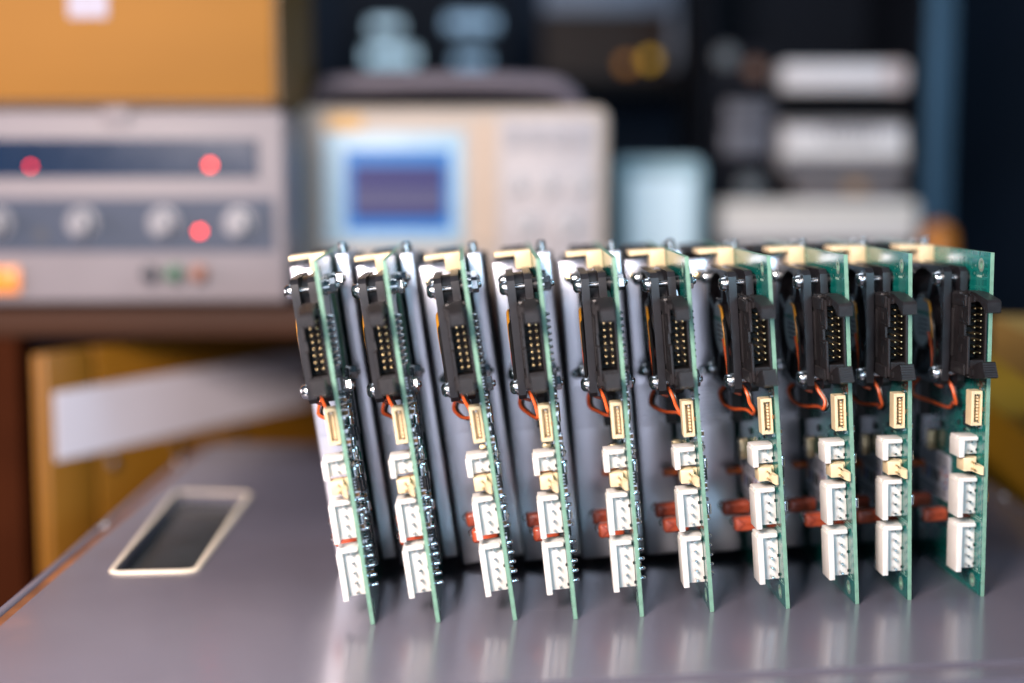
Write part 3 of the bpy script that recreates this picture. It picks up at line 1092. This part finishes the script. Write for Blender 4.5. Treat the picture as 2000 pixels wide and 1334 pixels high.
BX = [(-53.1, 539.5, 8.2, 850), (-27.9, 542.1, 8.0, 912), (2.0, 544.7, 8.2, 905), (25.7, 546.0, 6.1, 950), (52.0, 549.4, 4.9, 1010),
      (80.5, 555.5, 4.9, 962), (111.6, 560.3, 4.3, 850), (140.9, 566.6, 3.4, 868), (163.7, 572.4, 1.6, 930), (195.2, 577.5, 0.4, 800)]
LAB = ['leftmost circuit board of the row, leaning left, soldered side with nuts showing',
       'second circuit board from the left end, leaning left, soldered side showing',
       'third circuit board from the left end, leaning left and seen almost edge-on',
       'fourth circuit board from the left end, seen edge-on, slightly leaning left',
       'fifth circuit board from the left end, slightly leaning, thin strip of its green face showing',
       'sixth circuit board from the left end, black fan hub just showing behind its header',
       'seventh circuit board from the left end, round fan label beside its pin header',
       'eighth circuit board from the left end, third from the right, green face and sticker showing',
       'ninth circuit board from the left end, upright, next to the rightmost board',
       'rightmost circuit board of the row, upright, its green component side most open to view']


def make_board():
    root = bpy.data.objects.new('circuit_board', None)
    COL.objects.link(root)
    root.empty_display_size = 0.01
    make_pcb(root)
    make_fan(root)
    first = make_screw(root, 23.5, 90.5)
    for d, h in ((23.5, 130.5), (63.5, 90.5), (63.5, 130.5)):
        make_screw(root, d, h)
    make_header(root)
    make_vh(root, 10.3, 5)
    make_vh(root, 33.2, 4)
    make_vh(root, 58.4, 2)
    make_kk(root)
    make_jst(root)
    make_small(root)
    make_sink(root)
    return root


def copy_tree(o, parent=None):
    c = o.copy()
    COL.objects.link(c)
    c.parent = parent
    for ch in kids(o):
        copy_tree(ch, c)
    return c


proto = make_board()
index_kids()
rw = random.Random(21)
for i, (x, y, lean, vp) in enumerate(BX):
    b = proto if i == 0 else copy_tree(proto)
    psi = math.atan((vp - 1000) / 2800.0)
    b.rotation_euler = (0, -R(lean), -psi)
    b.location = (x * MM, y * MM, (TH * math.sin(R(lean)) + 0.02) * MM)
    tag(b, LAB[i], 'circuit board', 'circuit boards standing in a row')
    solder_side(b, True)
    wires(b, rw)
ALL_KIDS.clear()
index_kids()
for b in [o for o in COL.objects if o.name.startswith('circuit_board')]:
    for c in kids(b):          # hand assembly: nothing sits quite alike
        j = lambda a: rw.uniform(-a, a)
        if c.name.startswith('fan_screw'):
            c.rotation_euler.x = j(1.5)
        elif c.name.startswith('red_capacitor'):
            c.location = (j(.5) * MM, j(1.2) * MM, j(.6) * MM)
            c.rotation_euler = (j(.012), j(.03), j(.012))
        elif c.name.startswith(('gold_can', 'orange_capacitor', 'sticker')):
            c.location = (0, j(1.5) * MM, j(.8) * MM)
            c.rotation_euler.x = j(.02)
        elif c.name.startswith(('white_connector', 'cream_')):
            c.location.z += j(.25) * MM
            c.rotation_euler.x = j(.004)
        elif c.name.startswith('pin_header'):
            c.rotation_euler.x = j(.006)

# each heat sink as wide as its gap
index_kids()
boards = [o for o in COL.objects if o.name.startswith('circuit_board')]
boards.sort(key=lambda o: o.location.x)
mids = [x - 70 * math.sin(R(l)) + 77 * (v - 1000) / 2800.0 for x, y, l, v in BX]
for i, b in enumerate(boards):
    gap = (mids[i] - mids[i - 1]) if i else 27.6
    k = min(1.6, (gap - 7.2 - TH - 1.6) / 14.0)
    for c in kids(b):
        if c.name.startswith('heat_sink'):
            c.scale.x = k
            c.location.x = -TH * (1 - k) * MM
    print(i, round(gap, 1), round(k, 2))

# ------------------------------------------------------------------ the bench and instruments behind
WOOD = mat('dark_red_wood', (0.048, 0.018, 0.008), 0.6, spec=0.2, var=0.3, vscale=12, stretch=(0.3, 3, 3))
IVORY = mat('ivory_case', (0.56, 0.47, 0.40), 0.5, var=0.05, vscale=20)
GREYC = mat('grey_case', (0.25, 0.222, 0.238), 0.5, var=0.06, vscale=20)
SHELF_Z = 93.0


def shelf():
    mb = MB()
    mb.box(-700, 240, 862, 1750, SHELF_Z - 16, SHELF_Z, 1.5, 2)
    o = mb.build('shelf_board', WOOD)
    tag(o, 'dark red-brown wooden shelf carrying the power supply and the oscilloscope', 'shelf')
    mb = MB()
    mb.box(-340, -300, 864, 892, -620, SHELF_Z - 16.2, 1.5, 2)
    o = mb.build('shelf_post', mat('red_painted_post', (0.048, 0.012, 0.004), 0.8, spec=0.03, var=0.2, vscale=15))
    tag(o, 'dark red post under the wooden shelf, at the left edge of the photo', 'post')


shelf()


def knob(parent, x, z, y, r, m, name='knob', L=13):
    mb = MB()
    mb.rev((x, y, z), (0, -1, 0), [(0, r * 1.15), (2, r * 1.15), (2.2, r * 0.9), (L - 1, r * 0.82), (L, r * 0.7)], 26)
    k = mb.build(name, m, parent)
    mb = MB()
    mb.box(x - 0.6, x + 0.6, y - L - 0.4, y - L + 0.6, z + r * 0.1, z + r * 0.65)
    mb.build('pointer', WBLK, k)
    return k


def power_supply():
    Y = 880.0
    x0, z1 = at(-700, 210, Y)[0], at(0, 214, Y)[2]
    x1 = at(552, 210, Y)[0]
    root = empty('bench_power_supply', (x0 + x1) / 2, Y, SHELF_Z, R(2.0))
    tag(root, 'grey bench power supply with round knobs and red lights, under the orange box', 'power supply')
    W2 = (x1 - x0) / 2
    H = z1 - SHELF_Z
    cx = (x0 + x1) / 2

    def L(px, py):
        a = at(px, py, Y)
        return a[0] - cx, a[2] - SHELF_Z
    mb = MB()
    mb.box(-W2, W2, 0, 230, 3, H, 3, 3)
    mb.build('case', GREYC, root)
    for sx in (-W2 + 30, W2 - 30):
        for sy in (25, 200):
            mb = MB()
            mb.cyl((sx, sy, 0), (sx, sy, 3.2), 8)
            mb.build('foot', BLACK, root)
    a, b = L(-560, 346), L(500, 272)
    mb = MB()
    mb.box(a[0], b[0], -1.2, 0.5, a[1], b[1], 0.4)
    mb.build('display_window', mat('display_glass', (0.006, 0.022, 0.06), 0.2, spec=0.4), root)
    a, b = L(-560, 492), L(532, 388)
    mb = MB()
    mb.box(a[0], b[0], -1.2, 0.5, a[1], b[1], 0.4)
    mb.build('control_panel', mat('slate_panel', (0.055, 0.072, 0.112), 0.5, spec=0.3), root)
    for px in (-5, 160, 318, 465):
        q = L(px, 436)
        knob(root, q[0], q[1], -1.2, 8.2, mat('knob_grey', (0.30, 0.295, 0.32), 0.35))
    for (px, py, e, r) in ((60, 325, (1.0, 0.015, 0.012), 1.3), (408, 322, (1.0, 0.055, 0.025), 1.9), (388, 452, (1.0, 0.035, 0.018), 1.9)):
        q = L(px, py)
        mb = MB()
        mb.rev((q[0], -1.2, q[1]), (0, -1, 0), [(0, r), (1.0, r), (1.8, r * 0.7), (2.1, r * 0.2)], 14)
        mb.build('indicator_light', mat('red_led_%d' % int(px), (0.4, 0.02, 0.01), 0.3, emit=e, estr=9.0 if r < 1.5 else 11.0), root)
    q = L(80, 458)
    mb = MB()
    mb.rev((q[0], -1.2, q[1]), (0, -1, 0), [(0, 4.2), (0.6, 4.2)], 18)
    mb.build('socket', mat('dark_grey', (0.06, 0.065, 0.08), 0.4), root)
    for px, c in ((292, (0.03, 0.035, 0.05)), (340, (0.03, 0.14, 0.07)), (388, (0.28, 0.10, 0.05))):
        q = L(px, 534)
        mb = MB()
        mb.rev((q[0], 0, q[1]), (0, -1, 0), [(0, 5.2), (3, 5.2), (3.2, 4.2), (12, 4.0), (12.5, 3.2)], 18)
        mb.build('binding_post', mat('post_%d' % px, c, 0.4), root)
    a, b = L(-40, 572), L(38, 522)
    mb = MB()
    mb.box(a[0], b[0], -4, 0.4, a[1], b[1], 1.2, 2)
    mb.build('power_switch', mat('lit_orange_switch', (0.75, 0.22, 0.02), 0.35, emit=(1.0, 0.30, 0.03), estr=0.35), root)
    q = L(225, 214)
    mb = MB()
    mb.box(q[0] - 8, q[0] + 8, -3, 10, H - 9, H + 1.2, 1, 2)
    mb.build('lid_clip', GREYC, root)
    return H


H_PSU = power_supply()


def orange_box():
    Y = 884.0
    x0, x1 = at(-640, 100, Y)[0], at(531, 100, Y)[0]
    z0 = SHELF_Z + H_PSU + 1.4
    root = empty('orange_box', (x0 + x1) / 2, Y, z0, R(2.0))
    tag(root, 'large orange wooden box standing on the power supply', 'box')
    W2 = (x1 - x0) / 2
    om = mat('orange_lacquer', (0.36, 0.165, 0.034), 0.6, spec=0.15, var=0.10, vscale=6, stretch=(0.5, 1, 2))
    mb = MB()
    mb.box(-W2, W2, 0, 200, 4, 130, 2, 2)
    mb.build('carcass', om, root)
    mb = MB()
    mb.box(-W2 + 1, W2 - 1, 2, 198, 0, 4.2, 0.5)
    mb.build('plinth', mat('brown_plinth', (0.09, 0.045, 0.015), 0.5), root)
    mb = MB()
    mb.box(W2 + 0.1, W2 + 3, 3, 198, 4, 130, 0.6)
    mb.build('side_trim', mat('brown_trim', (0.20, 0.10, 0.02), 0.5), root)
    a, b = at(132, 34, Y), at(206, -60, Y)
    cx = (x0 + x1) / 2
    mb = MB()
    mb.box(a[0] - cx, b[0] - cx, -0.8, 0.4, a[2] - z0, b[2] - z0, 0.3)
    mb.build('pale_rectangle', mat('lilac_rectangle', (0.44, 0.42, 0.52), 0.5), root)  # pale lilac rectangle on the box front


orange_box()


def oscilloscope():
    Y = 1000.0
    x0, x1 = at(566, 210, Y)[0], at(1190, 210, Y)[0]
    z1 = at(900, 208, Y)[2]
    cx = (x0 + x1) / 2
    root = empty('oscilloscope', cx, Y, SHELF_Z)
    tag(root, 'ivory oscilloscope with a blue screen, behind the left boards', 'oscilloscope')

    def L(px, py):
        a = at(px, py, Y)
        return a[0] - cx, a[2] - SHELF_Z
    W2, H = (x1 - x0) / 2, z1 - SHELF_Z
    mb = MB()
    mb.box(-W2, W2, 0, 34, 0, H, 9, 4)
    mb.box(-W2 + 6, W2 - 10, 30, 190, 2, H - 2, 6, 3)
    mb.build('case', IVORY, root)
    # darker control side
    a, b = L(975, 560), L(1165, 228)
    mb = MB()
    mb.box(a[0], b[0], -1.0, 1, a[1], b[1], 0.8, 2)
    cp = mb.build('control_panel', mat('control_grey', (0.52, 0.49, 0.51), 0.5), root)
    for i in range(4):
        q = L(1005 + 43 * i, 268)
        mb = MB()
        mb.box(q[0] - 4.5, q[0] + 4.5, -4, -0.8, q[1] - 7, q[1] + 7, 1, 2)
        mb.build('button', mat('button_grey', (0.36, 0.36, 0.40), 0.5), cp)
    for i in range(3):
        q = L(1010 + 60 * i, 360)
        knob(cp, q[0], q[1], -0.9, 5.5, mat('knob_pale', (0.55, 0.54, 0.56), 0.4), L=9)
    for i in range(2):
        q = L(1025 + 80 * i, 440)
        knob(cp, q[0], q[1], -0.9, 7, mat('knob_pale', (0.55, 0.54, 0.56), 0.4), L=9)
    a, b = L(632, 478), L(905, 258)
    mb = MB()
    mb.box(a[0], b[0], -1.4, 1, a[1], b[1], 2.5, 3)
    bz = mb.build('screen_bezel', mat('pale_blue_bezel', (0.44, 0.64, 0.78), 0.4), root)
    a, b = L(676, 452), L(882, 292)
    mb = MB()
    mb.box(a[0], b[0], -1.9, -1.0, a[1], b[1], 0.5)
    scn = mb.build('screen', mat('blue_screen', (0.01, 0.04, 0.12), 0.25, spec=0.15, emit=(0.05, 0.25, 0.68), estr=0.85), root)
    a, b = L(690, 428), L(868, 322)
    mb = MB()
    mb.box(a[0], b[0], -2.2, -1.6, a[1], b[1], 0.05)
    mb.build('trace_area', mat('violet_screen', (0.01, 0.01, 0.03), 0.25, spec=0.1, emit=(0.06, 0.055, 0.20), estr=0.9), scn)
    mb = MB()
    for (px0, px1, py0, py1) in ((692, 866, 346, 350), (692, 866, 372, 404)):
        a, b = L(px0, py1), L(px1, py0)
        mb.box(a[0], b[0], -2.5, -2.0, a[1], b[1])
    mb.build('trace', mat('pale_trace', (0.02, 0.02, 0.03), 0.3, spec=0.1, emit=(0.15, 0.14, 0.27), estr=0.8), scn)
    a, b = L(640, 256), L(708, 226)
    mb = MB()
    mb.box(a[0], b[0], -0.9, 1, a[1], b[1], 0.3)
    mb.build('badge', mat('amber_badge', (0.72, 0.40, 0.10), 0.5), root)
    a, b = L(928, 478), L(962, 230)
    mb = MB()
    mb.box(a[0], b[0], -0.9, 1, a[1], b[1], 0.3)
    mb.build('side_strip', mat('peach_strip', (0.62, 0.47, 0.36), 0.5), root)
    # carrying handle lying over the top
    q0, q1 = L(592, 190), L(1128, 190)
    hm = mat('mauve_handle', (0.17, 0.145, 0.18), 0.45)
    mb = MB()
    mb.tube([(q0[0], 60, H - 14), (q0[0], 55, H + 4), (q0[0] + 9, 48, H + 14), (q0[0] + 24, 45, H + 18), (0, 44, H + 20), (q1[0] - 24, 45, H + 18), (q1[0] - 9, 48, H + 14), (q1[0], 55, H + 4), (q1[0], 60, H - 14)], 6.2, 12, 8)
    mb.build('handle', hm, root)


oscilloscope()


def simple_instrument(name, label, cat, px0, px1, py_bot, py_top, Y, depth, m, z_bot=None, group=None, bev=4):
    a, b = at(px0, py_bot, Y), at(px1, py_top, Y)
    z0 = a[2] if z_bot is None else z_bot
    cx = (a[0] + b[0]) / 2
    root = empty(name, cx, Y, z0)
    tag(root, label, cat, group)
    mb = MB()
    mb.box(a[0] - cx, b[0] - cx, 0, depth, 0, b[2] - z0, bev, 3)
    mb.build('case', m, root)

    def L(px, py):
        q = at(px, py, Y)
        return q[0] - cx, q[2] - z0
    return root, L


# pale blue-white device on the shelf
r_, L = simple_instrument('pale_device', 'pale blue-white device with rounded corners and an added glow, right of the oscilloscope', 'screen', 1200, 1378, 500, 308, 1160, 60,
                          mat('cyan_white', (0.36, 0.52, 0.58), 0.5), SHELF_Z, bev=9)
mb = MB()
a, b = L(1228, 500), L(1352, 345)
mb.box(a[0], b[0], -1.2, 0.6, a[1], b[1], 2, 3)
mb.build('brightened_face', mat('cool_white', (0.5, 0.6, 0.66), 0.5, emit=(0.50, 0.66, 0.78), estr=0.45), r_)  # glow added to the face to lift its brightness

# back shelf on the wall with dark rack units
BACK_Y = 1500.0
DARK = mat('dark_case', (0.007, 0.011, 0.018), 0.7, spec=0.1, var=0.2, vscale=20)
z_back = at(800, 152, BACK_Y)[2]
mb = MB()
mb.box(-560, 205, BACK_Y - 20, BACK_Y + 300, z_back - 14, z_back, 1.5, 2)
o = mb.build('wall_shelf', mat('shelf_black', (0.008, 0.010, 0.014), 0.7, spec=0.1))
tag(o, 'black shelf on the far wall above the oscilloscope', 'shelf')
r_, L = simple_instrument('black_unit', 'black unit with four pale blue reflections built as glowing panels, above the oscilloscope', 'instrument', 672, 992, 150, -40, BACK_Y, 120, DARK, z_back)
BLUEP = mat('reflection_bright', (0.25, 0.35, 0.42), 0.5, emit=(0.34, 0.50, 0.62), estr=1.5)  # reflections on the black unit, built as glowing panels
BLUED = mat('reflection_dim', (0.16, 0.24, 0.32), 0.5, emit=(0.16, 0.28, 0.42), estr=1.3)
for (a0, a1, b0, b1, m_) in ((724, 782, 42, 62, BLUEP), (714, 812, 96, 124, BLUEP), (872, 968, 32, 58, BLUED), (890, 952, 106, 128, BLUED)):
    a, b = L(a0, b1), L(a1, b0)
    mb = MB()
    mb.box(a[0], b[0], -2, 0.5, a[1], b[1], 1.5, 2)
    mb.build('reflection_panel', m_, r_)
# grey framed monitor
ax, bx = at(1060, 138, BACK_Y)[0], at(1378, 138, BACK_Y)[0]
z0, z1 = at(0, 138, BACK_Y)[2], at(0, -160, BACK_Y)[2]
cxm = (ax + bx) / 2
root = empty('monitor', cxm, BACK_Y + 10, z_back)
tag(root, 'dark screen in a blue-grey frame with amber lamps below, top centre behind the boards', 'monitor')
FRM = mat('blue_grey_frame', (0.10, 0.15, 0.23), 0.5)
hz = lambda py: at(0, py, BACK_Y)[2] - z_back
hx = lambda px: at(px, 0, BACK_Y)[0] - cxm
mb = MB()
mb.box(hx(1060), hx(1312), 0, 14, hz(150), hz(22), 1)
mb.build('screen', mat('brown_black_glass', (0.020, 0.013, 0.011), 0.4, spec=0.1), root)
mb = MB()
mb.box(hx(1060), hx(1378), -4, 16, hz(22), hz(-40), 2, 2)
mb.build('top_frame', FRM, root)
mb = MB()
mb.box(hx(1312), hx(1378), -4, 16, hz(130), hz(22.5), 2, 2)
mb.build('side_frame', FRM, root)
mb = MB()
mb.box(hx(1150), hx(1240), 2, 60, 0, hz(150), 1)
mb.build('stand', DARK, root)
for (px, py, c, st) in ((1272, 115, (0.85, 0.50, 0.03), 0.9), (1226, 124, (0.65, 0.22, 0.03), 0.5)):
    mb = MB()
    mb.rev((hx(px), 0, hz(py)), (0, -1, 0), [(0, 6), (3, 6), (6, 4), (7, 1)], 16)
    mb.build('amber_lamp', mat('amber_%d' % px, (0.4, 0.2, 0.02), 0.4, emit=c, estr=st), root)

# right-hand stack of instruments in a black rack
RY = 1250.0
rz = lambda py: at(0, py, RY)[2]
rx = lambda px: at(px, 0, RY)[0]
root = empty('equipment_rack', rx(1590), RY, -620)
tag(root, 'tall black equipment rack holding the stack of white instruments', 'rack')
ox = rx(1590)
RK = mat('rack_black', (0.006, 0.008, 0.013), 0.7, spec=0.1, var=0.2, vscale=20)
for (a0, a1) in ((1378, 1392), (1800, 1812)):
    mb = MB()
    mb.box(rx(a0) - ox, rx(a1) - ox, -6, 200, 0, 1060, 1)
    mb.build('upright', RK, root)
mb = MB()
mb.box(rx(1392.5) - ox, rx(1799.5) - ox, 190, 200, 0, 1060, 0)
mb.build('back_panel', RK, root)
SH = [(476, 4), (342, 3), (218, 3)]
for py, th in ((476, 6), (386, 3), (336, 3), (178, 6)):
    mb = MB()
    mb.box(rx(1392.5) - ox, rx(1799.5) - ox, -2, 189.5, rz(py) + 620 - th, rz(py) + 620, 0.3)
    mb.build('rack_shelf', RK, root)
LGREY = mat('light_grey_case', (0.78, 0.75, 0.77), 0.5, var=0.05, vscale=20)
SLATE = mat('slate_case', (0.10, 0.105, 0.13), 0.5, var=0.1, vscale=20)
r_, L = simple_instrument('white_chassis', 'widest white instrument, at the foot of the rack stack', 'instrument', 1400, 1796, 476, 393, RY - 8, 150, mat('warm_white_case', (0.74, 0.69, 0.64), 0.5), rz(476) + 0.2, 'white instruments in the rack', 5)
mb = MB()
a, b = L(1410, 470), L(1786, 452)
mb.box(a[0], b[0], -1, 0.5, a[1], b[1], 0.3)
mb.build('front_strip', LGREY, r_)
r_, L = simple_instrument('grey_tray', 'thin grey tray just above the widest white instrument in the rack', 'tray', 1552, 1766, 386, 356, RY, 150, mat('mauve_grey', (0.28, 0.25, 0.26), 0.5), rz(386) + 0.2, 'white instruments in the rack', 3)
mb = MB()
a, b = L(1652, 376), L(1690, 356)
mb.box(a[0], b[0], -1, 0.5, a[1], b[1], 0.5)
mb.build('tan_tab', mat('tan_tab', (0.55, 0.36, 0.22), 0.5), r_)
r_, L = simple_instrument('white_receiver', 'white instrument with a row of dark slots, middle of the rack stack', 'instrument', 1528, 1772, 332, 236, RY, 150, LGREY, rz(336) + 0.2, 'white instruments in the rack', 5)
for i in range(6):
    a, b = L(1608 + 18 * i, 276), L(1616 + 18 * i, 252)
    mb = MB()
    mb.box(a[0], b[0], -1, 0.5, a[1], b[1], 0.2)
    mb.build('slot', SLATE, r_)
a, b = L(1530, 300), L(1770, 284)
mb = MB()
mb.box(a[0], b[0], -2, 0.5, a[1], b[1], 0.5)
mb.build('bright_rail', mat('rail_white', (0.75, 0.72, 0.68), 0.4), r_)
a, b = L(1536, 250), L(1764, 236)
mb = MB()
mb.box(a[0], b[0], -1, 0.5, a[1], b[1], 0.5)
mb.build('vent_panel', mat('vent_grey', (0.20, 0.19, 0.20), 0.5), r_)
a, b = L(1530, 334), L(1770, 306)
mb = MB()
mb.box(a[0], b[0], -1, 0.5, a[1], b[1], 0.5)
mb.build('lower_panel', mat('mauve_panel', (0.24, 0.22, 0.235), 0.5), r_)
r_, L = simple_instrument('white_tuner', 'white instrument on top of the rack stack', 'instrument', 1526, 1776, 178, 122, RY, 150, LGREY, rz(178) + 0.2, 'white instruments in the rack', 5)
mb = MB()
a, b = L(1730, 178), L(1764, 122)
mb.box(a[0], b[0], -1, 0.5, a[1], b[1], 0.5)
mb.build('pink_end', mat('pink_end', (0.56, 0.46, 0.45), 0.5), r_)
# dark modules left of the white ones
for (lab, a0, a1, b0, b1, parts) in (
        ('dark module with a grey panel, left of the top white instrument', 1398, 1512, 178, 96, ((1418, 110, 8, 0.06), (1475, 135, 7, 0.0))),
        ('dark module with two grey panels, left of the slotted white instrument', 1398, 1512, 336, 196, ()),
        ('dark module with a round dial, left of the thin grey tray', 1398, 1512, 386, 340, ((1465, 362, 9, 0.09),))):
    r_, L = simple_instrument('dark_module', lab, 'instrument', a0, a1, b0, b1, RY + 4, 140, mat('module_black', (0.009, 0.010, 0.015), 0.7, spec=0.1), rz(b0) + 0.25, 'dark modules in the rack', 2)
    for (px, py, rr, c) in parts:
        q = L(px, py)
        knob(r_, q[0], q[1], 0, rr, mat('dial_%d' % px, (0.05 + c, 0.055 + c, 0.065 + c) if px != 1475 else (0.16, 0.06, 0.02), 0.35), name='dial', L=6)
    if not parts:
        for (p0, p1, q0, q1) in ((1412, 1506, 300, 252), (1416, 1508, 240, 200)):
            a, b = L(p0, q0), L(p1, q1)
            mb = MB()
            mb.box(a[0], b[0], -1.5, 0.5, a[1], b[1], 2, 2)
            mb.build('front_panel', mat('module_grey', (0.13, 0.13, 0.16), 0.5), r_)

# orange jar beside the rack
q = at(1832, 434, 1180)
mb = MB()
mb.rev((0, 0, 0), (0, 0, 1), [(0, 13), (3, 14.5), (q[2] - SHELF_Z - 16, 14.5), (q[2] - SHELF_Z - 6, 12), (q[2] - SHELF_Z, 4)], 24)
o = mb.build('orange_jar', mat('orange_jar', (0.50, 0.17, 0.012), 0.4), None, loc=(q[0], 1180, SHELF_Z))
tag(o, 'small orange jar with a rounded top, right of the rack behind the boards', 'jar')
mb = MB()
mb.box(q[0] - 60, q[0] + 22, 1150, 1215, SHELF_Z - 14, SHELF_Z - 0.2, 1)
mb.box(q[0] - 40, q[0] - 20, 1175, 1195, -620, SHELF_Z - 14.2, 1)
o = mb.build('jar_stand', RK)
tag(o, 'small black stand under the orange jar', 'stand')

# yellow cabinet left behind the lid, with its paper strip
YEL = mat('yellow_lacquer', (0.24, 0.102, 0.007), 0.42, var=0.12, vscale=8)
tdir = Vector((117, 210)).normalized()
ndir = Vector((tdir.y, -tdir.x))
p0 = Vector((-276, 840)) - tdir * 6
root = empty('yellow_cabinet', p0.x, p0.y, -620, math.atan2(tdir.y, tdir.x))
tag(root, 'yellow cabinet with a white paper strip, behind the window end of the grey cabinet', 'cabinet')
mb = MB()
mb.box(0, 366, 0.2, 4, 0, 690, 0.5, 1)
mb.build('carcass', mat('ochre_side', (0.30, 0.125, 0.010), 0.45), root)
mb = MB()
mb.box(1, 38, -6, 0, 300, 690, 1.5, 2)
mb.build('door', YEL, root)
mb = MB()
mb.box(42, 360, -6, 0, 300, 690, 1.5, 2)
mb.build('door', YEL, root)
mb = MB()
mb.box(6, 252, -7.4, -6.1, 620 + 6, 620 + 47, 0.2)
mb.build('paper_strip', mat('lilac_paper', (0.80, 0.75, 0.82), 0.55, var=0.05, vscale=10), root)
for k in range(3):
    mb = MB()
    mb.rev((52 + 60 * k, -6, 617), (0, -1, 0), [(0, 4), (2, 4), (3, 2.5)], 14)
    mb.build('door_catch', STEEL, root)

# yellow open rack at the right
root = empty('yellow_rack', 300, 820, -620, 0)
tag(root, 'open yellow rack beyond the right edge of the grey cabinet', 'rack')
mb = MB()
pa, pb = (277, 740), (297, 868)
dv = Vector((pb[0] - pa[0], pb[1] - pa[1])).normalized()


def slab(x0, x1, z0, z1, name, m, far=460):
    # slab running along dv, from x0 to x1 right of the line
    nv = Vector((dv.y, -dv.x))
    q = []
    for s, t in ((-60, x0), (far, x0), (far, x1), (-60, x1)):
        v = Vector(pa) + dv * s + nv * t
        q.append((v.x - 300, v.y - 820))
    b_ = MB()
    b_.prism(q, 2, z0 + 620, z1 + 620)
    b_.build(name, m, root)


slab(-6, 260, 66, 90, 'top_board', mat('tan_board', (0.42, 0.25, 0.06), 0.5, var=0.1, vscale=8), 126)
slab(2, 250, -20, 30, 'bottom_tray', mat('bright_yellow', (0.52, 0.27, 0.014), 0.45, var=0.1, vscale=8))
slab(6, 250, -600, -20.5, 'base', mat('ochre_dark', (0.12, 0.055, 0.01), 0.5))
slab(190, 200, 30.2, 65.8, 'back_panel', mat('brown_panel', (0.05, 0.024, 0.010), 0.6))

# ------------------------------------------------------------------ the room
WALL = mat('navy_wall', (0.012, 0.020, 0.034), 0.8, spec=0.1, var=0.25, vscale=4)


def struct(name, mb, m):
    o = mb.build(name, m)
    tag(o, kind='structure')
    return o


mb = MB()
mb.box(-2600, 2600, 2000, 2040, -640, 2000)
struct('wall', mb, WALL)
mb = MB()
mb.box(-2600, 2600, -1500, 2000, -660, -620)
struct('floor', mb, mat('dark_floor', (0.05, 0.045, 0.045), 0.6, var=0.2, vscale=5))
mb = MB()
mb.box(-420, 700, 380, 1000, -160, -130.3, 2, 2)
o = mb.build('workbench', mat('bench_top', (0.03, 0.025, 0.022), 0.5))
tag(o, 'dark workbench under the grey cabinet', 'bench')
bp_ = at(1784, 0, 1700), at(1862, 0, 1700)
mb = MB()
mb.box(bp_[0][0], bp_[1][0], 1700, 1760, -620, 1200, 2, 2)
struct('blue_lit_strip', mb, mat('blue_light_tint', (0.19, 0.33, 0.46), 0.5, var=0.25, vscale=3))  # blue light on the wall, put into this strip's colour
print('objects', len(COL.objects))
